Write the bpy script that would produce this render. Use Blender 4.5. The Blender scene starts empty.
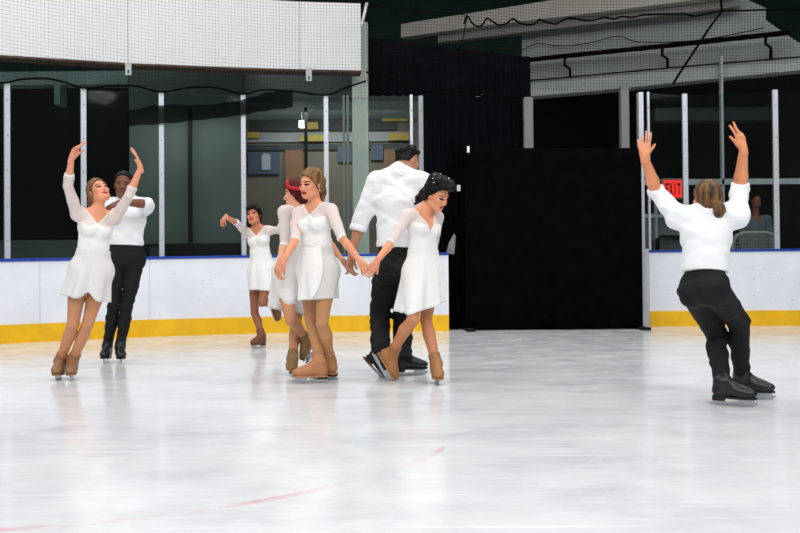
ONLY = None
LAMP = 132; EXPO = 0.0
import bpy, bmesh, math, random
import numpy as np
from mathutils import Vector, Matrix
rnd = random.Random(7)
SC = bpy.context.scene
COL = SC.collection
R = math.radians
V = lambda *a: np.array(a, float)
def nrm(v):
    v = np.asarray(v, float); return v/(np.linalg.norm(v)+1e-12)

# ------------------------------------------------------------------ camera
FPX, HC = 800.0, 0.80
PITCH, ROLL = 10.0/800.0, 0.008
cam_d = bpy.data.cameras.new('camera'); cam = bpy.data.objects.new('camera', cam_d); COL.objects.link(cam)
cam_d.sensor_fit = 'HORIZONTAL'; cam_d.sensor_width = 36.0; cam_d.lens = 36.0*FPX/800.0
cam_d.clip_start = 0.05; cam_d.clip_end = 200
_rot = Matrix.Rotation(R(90)+PITCH, 4, 'X') @ Matrix.Rotation(-ROLL, 4, 'Z')
cam.matrix_world = Matrix.Translation((0, 0, HC)) @ _rot
SC.camera = cam
CR = np.array(_rot.to_3x3())
CO = V(0, 0, HC)
def ray(px, py):
    return CR @ V((px-400.0)/FPX, -(py-266.5)/FPX, -1.0)
def at(px, py, Y):                       # the point seen at a pixel, at depth Y
    d = ray(px, py); return CO + d*(Y/d[1])
def gnd(px, py, z=0.0):                  # the point seen at a pixel on a level plane
    d = ray(px, py); return CO + d*((z-HC)/d[2])
def proj(p):
    c = CR.T @ (np.asarray(p, float)-CO); return (400+FPX*c[0]/-c[2], 266.5-FPX*c[1]/-c[2])

# ------------------------------------------------------------------ materials
def lin(c):
    o = []
    for v in c[:3]:
        v = v/255.0
        o.append(v/12.92 if v <= 0.04045 else ((v+0.055)/1.055)**2.4)
    return (o[0], o[1], o[2], 1.0)
def mat(name, c, rough=0.6, var=0.12, scale=20, metal=0.0, spec=0.3, bump=0.0, bscale=60, stretch=(1,1,1), c2=None, alpha=None, emit=None, sheen=0.0, sss=0.0):
    m = bpy.data.materials.new(name); m.use_nodes = True
    nt = m.node_tree; N = nt.nodes; L = nt.links
    b = N['Principled BSDF']
    tc = N.new('ShaderNodeTexCoord'); mp = N.new('ShaderNodeMapping'); mp.inputs['Scale'].default_value = stretch
    L.new(tc.outputs['Object'], mp.inputs['Vector'])
    nz = N.new('ShaderNodeTexNoise'); nz.inputs['Scale'].default_value = scale; nz.inputs['Detail'].default_value = 4
    L.new(mp.outputs['Vector'], nz.inputs['Vector'])
    cr = N.new('ShaderNodeValToRGB')
    base = lin(c); other = lin(c2) if c2 else tuple(max(0, v*(1-var)) for v in base[:3])+(1,)
    cr.color_ramp.elements[0].position = 0.35; cr.color_ramp.elements[1].position = 0.65
    cr.color_ramp.elements[0].color = other; cr.color_ramp.elements[1].color = base
    L.new(nz.outputs['Fac'], cr.inputs['Fac']); L.new(cr.outputs['Color'], b.inputs['Base Color'])
    b.inputs['Roughness'].default_value = rough; b.inputs['Metallic'].default_value = metal
    b.inputs['Specular IOR Level'].default_value = spec
    if sheen: b.inputs['Sheen Weight'].default_value = sheen
    if sss:
        b.inputs['Subsurface Weight'].default_value = sss; b.inputs['Subsurface Radius'].default_value = (0.02, 0.008, 0.005); b.inputs['Subsurface Scale'].default_value = 0.5
    if bump:
        n2 = N.new('ShaderNodeTexNoise'); n2.inputs['Scale'].default_value = bscale; n2.inputs['Detail'].default_value = 3
        L.new(mp.outputs['Vector'], n2.inputs['Vector'])
        bp = N.new('ShaderNodeBump'); bp.inputs['Strength'].default_value = bump; bp.inputs['Distance'].default_value = 0.01
        L.new(n2.outputs['Fac'], bp.inputs['Height']); L.new(bp.outputs['Normal'], b.inputs['Normal'])
    if alpha is not None: b.inputs['Alpha'].default_value = alpha
    if emit:
        b.inputs['Emission Color'].default_value = base; b.inputs['Emission Strength'].default_value = emit
    return m

# ------------------------------------------------------------------ objects
def tag(o, label=None, cat=None, group=None, kind=None):
    if label: o['label'] = label
    if cat: o['category'] = cat
    if group: o['group'] = group
    if kind: o['kind'] = kind
    return o
def empty(name, loc=(0,0,0), rz=0):
    o = bpy.data.objects.new(name, None); COL.objects.link(o); o.location = tuple(loc); o.rotation_euler = (0,0,rz); o.empty_display_size = .1
    return o
def link(name, me, m, parent=None, base=None):
    o = bpy.data.objects.new(name, me); COL.objects.link(o)
    if m is not None:
        for x in (m if isinstance(m, (list, tuple)) else [m]): me.materials.append(x)
    if base is not None: o.location = tuple(base)
    if parent is not None: o.parent = parent
    return o
def np_mesh(name, vs, fs, smooth=True):
    me = bpy.data.meshes.new(name)
    vs = np.asarray(vs, np.float32); fs = np.asarray(fs, np.int32)
    nv, nf, k = len(vs), len(fs), fs.shape[1]
    me.vertices.add(nv); me.vertices.foreach_set('co', vs.ravel())
    me.loops.add(nf*k); me.loops.foreach_set('vertex_index', fs.ravel())
    me.polygons.add(nf); me.polygons.foreach_set('loop_start', np.arange(nf, dtype=np.int32)*k)
    me.polygons.foreach_set('loop_total', np.full(nf, k, np.int32))
    me.update(calc_edges=True)
    if smooth: me.polygons.foreach_set('use_smooth', np.ones(nf, bool))
    me.validate(); me.update()
    return me

class MB:                                # collects shapes, builds ONE mesh object
    def __init__(s): s.v = []; s.f = []; s.sm = []
    def add(s, vs, fs, smooth=False):
        n = len(s.v); s.v += [tuple(map(float, p)) for p in vs]; s.f += [tuple(i+n for i in f) for f in fs]; s.sm += [smooth]*len(fs); return s
    def obox(s, c, ax, ay, az, hx, hy, hz):      # oriented box
        c = np.asarray(c, float); ax, ay, az = map(np.asarray, (ax, ay, az)); vs = []
        for i in (-1, 1):
            for j in (-1, 1):
                for k in (-1, 1): vs.append(c+ax*hx*i+ay*hy*j+az*hz*k)
        return s.add(vs, [(0,1,3,2),(4,6,7,5),(0,4,5,1),(2,3,7,6),(0,2,6,4),(1,5,7,3)])
    def box(s, x0, x1, y0, y1, z0, z1):
        return s.obox(((x0+x1)/2,(y0+y1)/2,(z0+z1)/2), V(1,0,0), V(0,1,0), V(0,0,1), abs(x1-x0)/2, abs(y1-y0)/2, abs(z1-z0)/2)
    def prism(s, poly, o, ax, ay, az, y0, y1):   # poly in (ax,az), extruded along ay
        o, ax, ay, az = map(np.asarray, (o, ax, ay, az)); n = len(poly)
        vs = [o+ax*a+az*b+ay*y0 for a, b in poly]+[o+ax*a+az*b+ay*y1 for a, b in poly]
        fs = [tuple(range(n))[::-1], tuple(range(n, 2*n))]+[(i, (i+1)%n, n+(i+1)%n, n+i) for i in range(n)]
        return s.add(vs, fs)
    def tube(s, pts, r, n=8, closed=False):
        pts = [np.asarray(p, float) for p in pts]; m = len(pts); vs = []; fs = []
        up = V(0.13, 0.21, 0.97)
        for i, p in enumerate(pts):
            a = pts[max(i-1, 0)]; b = pts[min(i+1, m-1)]; t = nrm(b-a)
            u = np.cross(t, up); u = nrm(u) if np.linalg.norm(u) > .05 else nrm(np.cross(t, V(1,0,0))); w = np.cross(t, u)
            rr = r[i] if isinstance(r, (list, tuple)) else r
            for k in range(n):
                q = 2*math.pi*k/n; vs.append(p+rr*(math.cos(q)*u+math.sin(q)*w))
        for i in range(m-1):
            for k in range(n): fs.append((i*n+k, i*n+(k+1)%n, (i+1)*n+(k+1)%n, (i+1)*n+k))
        fs.append(tuple(range(n))[::-1]); fs.append(tuple((m-1)*n+k for k in range(n)))
        return s.add(vs, fs, True)
    def wall(s, path, z0, z1, thick, back=V(0,1,0)):   # upright slab along a ground path; z0,z1 numbers or lists; back = list of offsets
        n = len(path); vs = []; fs = []
        for i, p in enumerate(path):
            a = np.asarray(path[max(i-1,0)]); b = np.asarray(path[min(i+1,n-1)]); t = nrm((b-a)[:2]); nr = V(-t[1], t[0], 0)
            za = z0[i] if isinstance(z0, (list, tuple, np.ndarray)) else z0; zb = z1[i] if isinstance(z1, (list, tuple, np.ndarray)) else z1
            q0 = V(p[0], p[1], 0)+nr*thick[0]; q1 = V(p[0], p[1], 0)+nr*thick[1]
            vs += [q0+V(0,0,za), q0+V(0,0,zb), q1+V(0,0,zb), q1+V(0,0,za)]
        for i in range(n-1):
            for k in range(4): fs.append((4*i+k, 4*i+(k+1)%4, 4*i+4+(k+1)%4, 4*i+4+k))
        fs.append((0,1,2,3)); fs.append((4*n-1, 4*n-2, 4*n-3, 4*n-4))
        return s.add(vs, fs)
    def build(s, name, m, parent=None, base=(0,0,0), bevel=0.0, fix=True):
        base = np.asarray(base, float)
        me = bpy.data.meshes.new(name); me.from_pydata([tuple(np.array(p)-base) for p in s.v], [], s.f); me.update()
        if fix:
            bm = bmesh.new(); bm.from_mesh(me); bmesh.ops.recalc_face_normals(bm, faces=bm.faces[:]); bm.to_mesh(me); bm.free()
        me.polygons.foreach_set('use_smooth', np.array(s.sm[:len(me.polygons)], bool))
        o = link(name, me, m, parent, None if parent is not None else base)
        if bevel:
            bv = o.modifiers.new('bevel', 'BEVEL'); bv.width = bevel; bv.segments = 2; bv.limit_method = 'ANGLE'; bv.angle_limit = R(40)
        return o
# ------------------------------------------------------------------ implicit surfaces for bodies and clothes
HV = 0.0048
class Grid:
    def __init__(s, lo, hi, h=HV):
        s.lo = np.asarray(lo, float); s.h = h; s.n = np.maximum(4, np.ceil((np.asarray(hi)-s.lo)/h).astype(int)+1)
        s.x, s.y, s.z = [np.float32(s.lo[i]+h*np.arange(s.n[i])) for i in range(3)]
    def new(s): return np.full(tuple(s.n), 0.2, np.float32)
    def sl(s, lo, hi):
        a = np.clip(np.floor((lo-s.lo)/s.h).astype(int), 0, s.n-1); b = np.clip(np.ceil((hi-s.lo)/s.h).astype(int)+1, 1, s.n)
        b = np.maximum(b, a+1); return tuple(slice(a[i], b[i]) for i in range(3))
    def pts(s, q):
        return s.x[q[0]][:,None,None], s.y[q[1]][None,:,None], s.z[q[2]][None,None,:]
def cap(a, b, r1, r2, flat=None, ratio=1.0, end=False):
    return dict(t='cap', a=np.asarray(a, float), b=np.asarray(b, float), r1=r1, r2=r2, flat=None if flat is None else nrm(flat), ratio=ratio, end=end)
def ell(c, rad, ax=None):
    return dict(t='ell', c=np.asarray(c, float), r=np.asarray(rad, float), ax=np.eye(3) if ax is None else np.array([nrm(q) for q in ax]))
def prim_eval(G, p, F, k, sub=False, infl=0.0, mar=0.05):
    if p['t'] == 'cap':
        rr = (max(p['r1'], p['r2'])+infl)*max(1, p['ratio'])+mar; lo = np.minimum(p['a'], p['b'])-rr; hi = np.maximum(p['a'], p['b'])+rr
    else:
        rr = p['r'].max()+infl+mar; lo = p['c']-rr; hi = p['c']+rr
    q = G.sl(lo, hi); X, Y, Z = G.pts(q)
    if p['t'] == 'cap':
        a, b, fl, ra = p['a'], p['b'], p['flat'], p['ratio']; ab = b-a
        X = X-np.float32(a[0]); Y = Y-np.float32(a[1]); Z = Z-np.float32(a[2])
        if fl is not None:
            ab = ab+fl*(ab@fl)*(1/ra-1)
            s_ = (X*np.float32(fl[0])+Y*np.float32(fl[1])+Z*np.float32(fl[2]))*np.float32(1/ra-1)
            X = X+s_*np.float32(fl[0]); Y = Y+s_*np.float32(fl[1]); Z = Z+s_*np.float32(fl[2])
        L2 = max(ab@ab, 1e-9); t = (X*np.float32(ab[0])+Y*np.float32(ab[1])+Z*np.float32(ab[2]))/np.float32(L2)
        tc = np.clip(t, 0, 1)
        d = np.sqrt((X-tc*np.float32(ab[0]))**2+(Y-tc*np.float32(ab[1]))**2+(Z-tc*np.float32(ab[2]))**2)-(np.float32(p['r1']+infl)+tc*np.float32(p['r2']-p['r1']))
        if fl is not None: d = d*np.float32(min(1.0, (1+ra)/2))
        if p['end']: d = np.maximum(d, (t-1)*np.float32(math.sqrt(L2)))
    else:
        A = p['ax']; r = p['r']+infl; X = X-np.float32(p['c'][0]); Y = Y-np.float32(p['c'][1]); Z = Z-np.float32(p['c'][2])
        e = [X*np.float32(A[i][0])+Y*np.float32(A[i][1])+Z*np.float32(A[i][2]) for i in range(3)]
        k0 = np.sqrt(sum((e[i]/np.float32(r[i]))**2 for i in range(3))); k1 = np.sqrt(sum((e[i]/np.float32(r[i]**2))**2 for i in range(3)))+1e-6
        d = k0*(k0-1)/k1
    f = F[q]
    if sub:
        d = -d; h = np.clip(0.5-0.5*(d-f)/np.float32(-k), 0, 1) if False else None
        hh = np.maximum(k-np.abs(f-d), 0)/k; F[q] = np.maximum(f, d)+hh*hh*np.float32(k*0.25)
    else:
        hh = np.maximum(k-np.abs(f-d), 0)/k; F[q] = np.minimum(f, d)-hh*hh*np.float32(k*0.25)
def field(G, prims, k=0.02, infl=0.0, F=None):
    if F is None: F = G.new()
    for p in prims:
        kk = k
        if isinstance(p, tuple): p, kk = p
        prim_eval(G, p, F, kk, infl=infl)
    return F
def smin(a, b, k):
    h = np.maximum(k-np.abs(a-b), 0)/k; return np.minimum(a, b)-h*h*(k*0.25)
def nets(G, F):
    F = np.pad(F, 1, constant_values=0.1); lo = G.lo-G.h
    ins = F < 0
    c = np.zeros(tuple(np.array(F.shape)-1), np.int8)
    for i in (0,1):
        for j in (0,1):
            for k in (0,1): c += ins[i:F.shape[0]-1+i, j:F.shape[1]-1+j, k:F.shape[2]-1+k]
    act = (c > 0) & (c < 8); I = np.argwhere(act)
    if len(I) == 0: return np.zeros((0,3)), np.zeros((0,4), int)
    idx = np.full(c.shape, -1, np.int32); idx[act] = np.arange(len(I))
    acc = np.zeros((len(I), 3)); cnt = np.zeros(len(I))
    cor = [(i,j,k) for i in (0,1) for j in (0,1) for k in (0,1)]
    val = {q: F[I[:,0]+q[0], I[:,1]+q[1], I[:,2]+q[2]] for q in cor}
    for q in cor:
        for ax in range(3):
            if q[ax] == 0:
                p = list(q); p[ax] = 1; p = tuple(p); a, b = val[q], val[p]; m = (a < 0) != (b < 0)
                t = np.where(m, a/np.where(m, a-b, 1), 0)
                pos = np.array(q, float)[None,:].repeat(len(I), 0); pos[:,ax] += t
                acc[m] += pos[m]; cnt[m] += 1
    P = lo+G.h*(I+acc/cnt[:,None])
    quads = []
    for ax in range(3):
        u, v = (ax+1)%3, (ax+2)%3
        a = ins; b = np.roll(ins, -1, ax); m = a != b
        s = [slice(1, n-1) for n in F.shape]; s[ax] = slice(0, F.shape[ax]-1)
        E = np.argwhere(m[tuple(s)])+np.array([0 if i == ax else 1 for i in range(3)])
        if len(E) == 0: continue
        neg = a[E[:,0], E[:,1], E[:,2]]
        def cell(du, dv):
            C = E.copy(); C[:,u] += du; C[:,v] += dv; return idx[C[:,0], C[:,1], C[:,2]]
        Q = np.stack([cell(-1,-1), cell(0,-1), cell(0,0), cell(-1,0)], 1)
        Q[~neg] = Q[~neg][:, ::-1]; quads.append(Q)
    return P, np.concatenate(quads)
def sdf_obj(name, G, F, m, parent=None, base=(0,0,0)):
    P, Q = nets(G, F)
    return link(name, np_mesh(name, P-np.asarray(base), Q), m, parent, None if parent is not None else base)
def planes(G, c, ax):                    # coordinates of every grid point along axis ax about point c (broadcastable)
    X, Y, Z = G.x[:,None,None], G.y[None,:,None], G.z[None,None,:]
    return ((X-np.float32(c[0]))*np.float32(ax[0])+(Y-np.float32(c[1]))*np.float32(ax[1])+(Z-np.float32(c[2]))*np.float32(ax[2]))
# ------------------------------------------------------------------ people
def skin(name, c): return mat(name, c, rough=0.5, var=0.10, scale=9, spec=0.35, sss=0.08)
M = {}
M['eye'] = mat('eye_dark', (38,22,20), .4, spec=.5); M['lip'] = mat('lip_red', (176,32,42), .4); M['lipm'] = mat('lip_plain', (120,66,58), .5)
M['brow'] = mat('brow_dark', (60,38,30), .8)
M['tights'] = mat('tan_tights', (206,146,108), .5, .06, 14, spec=.3, bump=.05, bscale=200)
M['dress'] = mat('white_dress_cloth', (243,243,240), .7, .03, 12, bump=.15, bscale=38, sheen=.2)
M['shirt'] = mat('white_shirt_cotton', (243,244,246), .75, .03, 10, bump=.25, bscale=26, sheen=.2)
M['trous'] = mat('black_trouser_cloth', (22,22,25), .8, .3, 14, bump=.3, bscale=30)
M['sheer'] = mat('sheer_white_mesh', (250,247,244), .8, .03, 60, alpha=.66)
M['bootw'] = mat('tan_skate_leather', (160,114,78), .45, .18, 12, spec=.4, bump=.1, bscale=30)
M['bootb'] = mat('black_skate_leather', (24,25,28), .4, .3, 12, spec=.5, bump=.1, bscale=30)
M['steel'] = mat('polished_steel', (205,208,212), .22, .12, 30, metal=1.0)
M['sole'] = mat('dark_sole', (46,30,24), .5, .2, 20)
M['solet'] = mat('tan_sole', (150,100,62), .5, .2, 20)
M['lace'] = mat('lace_cord', (190,186,180), .8)

def on_ray(px, py, c, L, side):
    Ys = np.linspace(c[1]-L-.05, c[1]+L+.05, 1500); P = np.array([at(px, py, y) for y in Ys]); d = np.abs(np.linalg.norm(P-c, axis=1)-L)
    mid = np.argmin(np.linalg.norm(P-c, axis=1)); 
    if side == 'near': d[mid+1:] += 9
    elif side == 'far': d[:mid] += 9
    return P[np.argmin(d)]
def azdir(az, pitch=0): return V(math.cos(R(az))*math.cos(R(pitch)), math.sin(R(az))*math.cos(R(pitch)), math.sin(R(pitch)))
def vaz(px, py=266):
    d = ray(px, py); return math.degrees(math.atan2(d[1], d[0]))-90
def foot(c, az, pitch=0, roll=0, Y=None, toe=False, k=1.0):
    """skate frame: o = blade bottom centre, f forward, s up through the boot, r right; pitch > 0 points the toe down"""
    f = azdir(az+vaz(c[0]), -pitch); r = nrm(np.cross(f, V(0,0,1))); s = np.cross(r, f)
    if roll:
        r, s = r*math.cos(R(roll))+s*math.sin(R(roll)), s*math.cos(R(roll))-r*math.sin(R(roll))
    o = gnd(*c) if Y is None else at(c[0], c[1], Y)
    if toe: o = o-f*.145*k+s*.0
    return dict(o=o, f=f, s=s, r=r, k=k, ank=o-f*.045*k+s*.15*k)

def build_skate(name, ft, knee, root, base, boot_m, sole_m, label=None, laces=True):
    o, f, s, r, k = ft['o'], ft['f'], ft['s'], ft['r'], ft['k']
    L = lambda x, z, y=0: o+f*x*k+s*z*k+r*y*k
    sh = nrm(knee-ft['ank']); top = ft['ank']+sh*.085*k
    pr = [(cap(L(-.062,.095), L(-.055,.15), .045*k, .045*k), .02), (cap(ft['ank'], top, .046*k, .050*k, end=True), .02),
          (cap(L(-.06,.092), L(.07,.088), .039*k, .041*k, flat=s, ratio=.95), .02), (ell(L(.10,.083), (.062*k,.045*k,.034*k), (f, r, s)), .03),
          (cap(L(-.03,.15), L(.06,.098), .043*k, .034*k), .03)]
    P0 = np.array([L(-.13,.03,-.06), L(-.13,.03,.06), L(.18,.03,-.06), L(.18,.03,.06), L(-.13,.2), L(.18,.15), top]); G = Grid(P0.min(0)-.08, P0.max(0)+.08, .005)
    F = field(G, pr); pz = planes(G, L(0,.056), s); F = np.maximum(F, -pz)
    # tongue and lace ridges over the instep
    u = planes(G, L(-.03,.15), nrm(f*.5-s*.35)); w = planes(G, o, r)
    F = F+np.where((np.abs(w) < .016) & (u > .01) & (u < .09), np.float32(.0014)*np.sin(u*np.float32(2*math.pi/.016)), 0).astype(np.float32)*(planes(G, L(.0,.1), s) > 0)
    b = sdf_obj(name, G, F, boot_m, root, base)
    if label: b['label'] = label
    so = MB(); out = [(-.105,-.022),(-.085,-.036),(-.03,-.03),(.04,-.043),(.10,-.044),(.145,-.028),(.162,0),(.145,.028),(.10,.044),(.04,.043),(-.03,.03),(-.085,.036),(-.105,.022)]
    so.prism([(x*k, y*k) for x, y in out], L(0,0), f, s, r, .046*k, .060*k); so.build('sole', boot_m, b, base); so = MB()
    so.prism([(x*k, y*k) for x, y in [(-.104,-.022),(-.085,-.034),(-.03,-.03),(-.03,.03),(-.085,.034),(-.104,.022)]], L(0,0), f, s, r, .030*k, .05*k)
    so.build('heel', sole_m, b, base)
    bl = MB(); pf = [(-.125,.012),(-.118,.002),(-.05,0),(.08,0),(.135,.004),(.160,.016),(.166,.030),(.158,.034),(.150,.026),(.13,.046),(.05,.046),(.045,.022),(-.02,.020),(-.035,.032),(-.10,.032),(-.105,.020),(-.125,.018)]
    bl.prism([(x*k, z*k) for x, z in pf], o, f, r, s, -.0028, .0028)
    bl.obox(L(.09,.047), f, r, s, .05*k, .022*k, .002); bl.obox(L(-.067,.031), f, r, s, .036*k, .02*k, .002)
    bl.build('blade', M['steel'], b, base)
    return b

def hand_prims(w, tip, pal, right, q=1.0, curl=(.3,.35,.3), spread=.10, thumb=.6, fist=None):
    d = nrm(tip-w); p = nrm(pal-d*(pal@d)); th = np.cross(d, p) if right else np.cross(p, d)
    pr = [(cap(w-d*.02, w+d*.028, .025*q, .026*q, flat=p, ratio=.82), .014)]
    pal_c = []
    for i, oy in enumerate((.030, .010, -.010, -.028)):
        base = w+(d*(.088-.006*abs(i-1))+th*oy)*q
        pr.append((cap(w+d*.02*q+th*oy*.5*q, base, .0135*q, .0115*q), .012))
    pr.append((cap(w+d*.02*q+th*.015*q, w+d*.045*q+th*.030*q+p*.008*q, .015*q, .015*q), .012))
    lens = ((.040,.025,.021), (.045,.029,.022), (.041,.027,.022), (.032,.020,.019))
    for i, oy in enumerate((.031, .0105, -.0105, -.030)):
        a = w+(d*(.088-.006*abs(i-1))+th*oy)*q; ang = 0; sp = (1.5-i)*spread
        cu = curl if not isinstance(curl[0], (tuple, list)) else curl[i]
        for j in range(3):
            ang += cu[j]; dd = nrm(d*math.cos(ang)+p*math.sin(ang)+th*math.sin(sp)*max(0, math.cos(ang)))
            b = a+dd*lens[i][j]*q; pr.append((cap(a, b, (.0082-.0006*j)*q, (.0078-.0007*j)*q), .004)); a = b
    a = w+(d*.045+th*.032+p*.008)*q; t1 = nrm(d*math.cos(thumb)+th*math.sin(thumb)+p*.25)
    b = a+t1*.034*q; pr.append((cap(a, b, .0105*q, .009*q), .006)); t2 = nrm(t1+d*.4+p*.2); pr.append((cap(b, b+t2*.026*q, .009*q, .0072*q), .004))
    return pr, (d, p, th)

def head_prims(c, f, u, r, q=1.0, male=False):
    L = lambda x, y, z: c+(r*x+f*y+u*z)*q
    ax = (r, f, u); j = 1.08 if male else 1.0
    pr = [(ell(L(0,-.012,.032), (.072*q,.096*q,.088*q), ax), .02), (ell(L(0,.022,-.02), (.059*q*j,.070*q,.085*q), ax), .02),
          (cap(L(-.022*j,.052,-.078), L(.022*j,.052,-.078), .030*q*j, .030*q*j), .03), (cap(L(-.038*j,.0,-.062), L(-.018,.055,-.088), .024*q, .02*q), .02), (cap(L(.038*j,.0,-.062), L(.02,.055,-.085), .026*q, .02*q), .02),
          (cap(L(-.04,.066,-.022), L(.04,.066,-.022), .020*q, .020*q), .02),
          (cap(L(-.03,.076,.024), L(.03,.076,.024), .013*q, .013*q), .015),
          (cap(L(0,.086,.008), L(0,.106,-.030), .0075*q, .0105*q), .010), (ell(L(-.010,.096,-.034), (.0075*q,.009*q,.007*q), ax), .006), (ell(L(.010,.096,-.034), (.0075*q,.009*q,.007*q), ax), .006),
          (cap(L(-.016,.083,-.058), L(.016,.083,-.058), .0065*q, .0065*q), .006), (cap(L(-.013,.082,-.068), L(.013,.082,-.068), .0075*q, .0075*q), .006),
          (ell(L(0,.079,-.094), (.018*q,.015*q,.014*q), ax), .012)]
    for sx in (-1, 1):
        pr += [(ell(L(sx*.073,-.008,-.008), (.007*q,.018*q,.031*q), (nrm(r+f*-.35*sx), f, u)), .006)]
    return pr

def wr(G, amp, ks):
    X, Y, Z = G.x[:,None,None], G.y[None,:,None], G.z[None,None,:]; o = 0
    for (a, b, c, ph, w) in ks:
        o = o+np.float32(w)*np.sin(np.float32(a)*X+np.float32(b)*Y+np.float32(c)*Z+np.float32(ph)+np.float32(1.6)*np.sin(np.float32(b*.45+7)*X-np.float32(a*.4)*Y+np.float32(c*.35+9)*Z))
    return (np.float32(amp)*o).astype(np.float32)

def person(sp):
    male = sp['male']; q = sp['q']; Y = sp['Y']
    P = at(sp['P'][0], sp['P'][1], Y+(sp['P'][2] if len(sp['P']) > 2 else 0)); N = at(sp['N'][0], sp['N'][1], Y+sp['N'][2])
    u = nrm(N-P); Lt = np.linalg.norm(N-P)
    def fr(az):
        f = azdir(az); f = nrm(f-u*(f@u)); return f, np.cross(f, u)     # forward, right
    va = vaz(sp['P'][0]); fp, rp = fr(sp['azp']+va); fc, rc = fr(sp['azc']+va)
    H = at(sp['H'][0], sp['H'][1], Y+sp['H'][2])
    hf = azdir(sp['hdir'][0]+va, sp['hdir'][1]); hr = nrm(np.cross(hf, V(0,0,1))); hu = np.cross(hr, hf); ro = R(sp['hdir'][2])
    hr, hu = hr*math.cos(ro)+hu*math.sin(ro), hu*math.cos(ro)-hr*math.sin(ro)
    m = 1.0 if not male else 1.0
    sw = (.180 if male else .148)*q; hw = .09*q*sp.get('slim', 1.0)
    fe = []
    for k in ('R', 'L'):
        fe.append(sp['feet'][k]['o'])
    base = V(*(sum(fe)/2)[:2], 0.0)
    # ---- joints
    up_l, fo_l = ((.305, .255) if male else (.272, .232)); th_l, sh_l = ((.435, .43) if male else (.395, .39))
    J = {}
    for k, sg in (('R', 1), ('L', -1)):
        a = sp['arms'][k]; so = a.get('sh', (0,0,0))
        S = N-u*.045*q+rc*sg*sw+V(*so); E = on_ray(a['e'][0], a['e'][1], S, up_l*q, a['e'][2]); W = on_ray(a['w'][0], a['w'][1], E, fo_l*q, a['w'][2])
        T = at(a['t'][0], a['t'][1], W[1]+a['t'][2]); J['S'+k], J['E'+k], J['W'+k], J['T'+k] = S, E, W, T
        ft = sp['feet'][k]; hp = P+rp*sg*hw; A = ft['ank']; kx = sp['knees'][k]
        Ys = np.linspace(min(hp[1], A[1])-.5, max(hp[1], A[1])+.5, 900); PP = np.array([at(kx[0], kx[1], y) for y in Ys])
        c = (np.linalg.norm(PP-hp, axis=1)-th_l*q)**2+(np.linalg.norm(PP-A, axis=1)-sh_l*q)**2+.03*(Ys-(hp[1]+A[1])/2-kx[2])**2
        J['H'+k], J['K'+k], J['A'+k] = hp, PP[np.argmin(c)], A
    if sp.get('verbose', True):
        n = np.linalg.norm
        print(sp['id'], 'torso %.2f' % Lt, 'neck-head %.2f' % n(H-N), *['%s ua %.2f fa %.2f th %.2f sh %.2f hnd %.2f' % (k, n(J['S'+k]-J['E'+k]), n(J['E'+k]-J['W'+k]), n(J['H'+k]-J['K'+k]), n(J['K'+k]-J['A'+k]), n(J['T'+k]-J['W'+k])) for k in 'RL'],
              'S px', [tuple(round(x) for x in proj(J['S'+k])) for k in 'RL'], 'H px', [tuple(round(x) for x in proj(J['H'+k])) for k in 'RL'])
    # ---- body parts
    wo = V(*sp.get('wo', (0,0,0))); q_all = q; q = q*sp.get('slim', 1.0)
    T = lambda t, x=0, y=0: P+u*Lt*t+(rp*(1-t)+rc*t)*x*q+(fp*(1-t)+fc*t)*y*q+wo*math.sin(math.pi*min(max(t,0),1))
    if male:
        low = [(cap(P-rp*.055*q+u*.01, P+rp*.055*q+u*.01, .110*q, .110*q, flat=fp, ratio=.86), .05), (cap(T(.10), T(.36), .138*q, .130*q, flat=fp, ratio=.74), .05)]
        hi = [(cap(T(.36), T(.72), .128*q, .150*q, flat=fc, ratio=.72), .05), (cap(T(.72,-.07,0), T(.72,.07,0), .095*q, .095*q, flat=fc, ratio=1.0), .05),
              (cap(J['SL']+rc*.03, J['SR']-rc*.03, .062*q, .062*q), .05), (cap(T(1.06), J['SR'], .052*q, .045*q), .04), (cap(T(1.06), J['SL'], .052*q, .045*q), .04)]
        glu = [(ell(P-fp*.055*q+rp*sg*.07*q-u*.03*q, (.083*q,.08*q,.09*q)), .04) for sg in (1,-1)]; br = []
    else:
        low = [(cap(P-rp*.062*q+u*.01, P+rp*.062*q+u*.01, .102*q, .102*q, flat=fp, ratio=.88), .05), (cap(T(.12), T(.40), .128*q, .108*q, flat=fp, ratio=.76), .05)]
        hi = [(cap(T(.40), T(.74), .106*q, .122*q, flat=fc, ratio=.72), .05), (cap(T(.74,-.05,0), T(.74,.05,0), .078*q, .078*q), .04),
              (cap(J['SL']+rc*.03, J['SR']-rc*.03, .046*q, .046*q), .04), (cap(T(1.04), J['SR'], .036*q, .036*q), .035), (cap(T(1.04), J['SL'], .036*q, .036*q), .035)]
        glu = [(ell(P-fp*.055*q+rp*sg*.065*q-u*.03*q, (.08*q,.08*q,.088*q)), .04) for sg in (1,-1)]
        br = [(ell(T(.70, sg*.062, .070), (.056*q,.050*q,.056*q)), .03) for sg in (1,-1)]
    q = q_all
    legs = []; legd = {}; arm_d = {}; hands = []; hfr = {}
    g = 1.0 if not male else 1.06
    for k, sg in (('R', 1), ('L', -1)):
        hp, K, A, S, E, W, TT = [J[x+k] for x in ('H','K','A','S','E','W','T')]
        tv = nrm(K-hp); sv = nrm(A-K); ff = sp['feet'][k]['f']; bk = nrm(-ff+sv*(ff@sv))
        ls = sp.get('legs', 1.0)*g
        legk = [(cap(hp+tv*.01, hp+(K-hp)*.55, .080*q*ls, .064*q*ls), .015), (cap(hp+(K-hp)*.55, K, .064*q*ls, .046*q*ls), .012), (cap(K, K+(A-K)*.32+bk*.012, .045*q*ls, .049*q*ls), .012),
                 (cap(K+(A-K)*.32+bk*.012, A, .049*q*ls, .032*q*ls), .012), (cap(A, sp['feet'][k]['o']+ff*.08+sp['feet'][k]['s']*.085, .032*q, .024*q), .02)]
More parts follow.
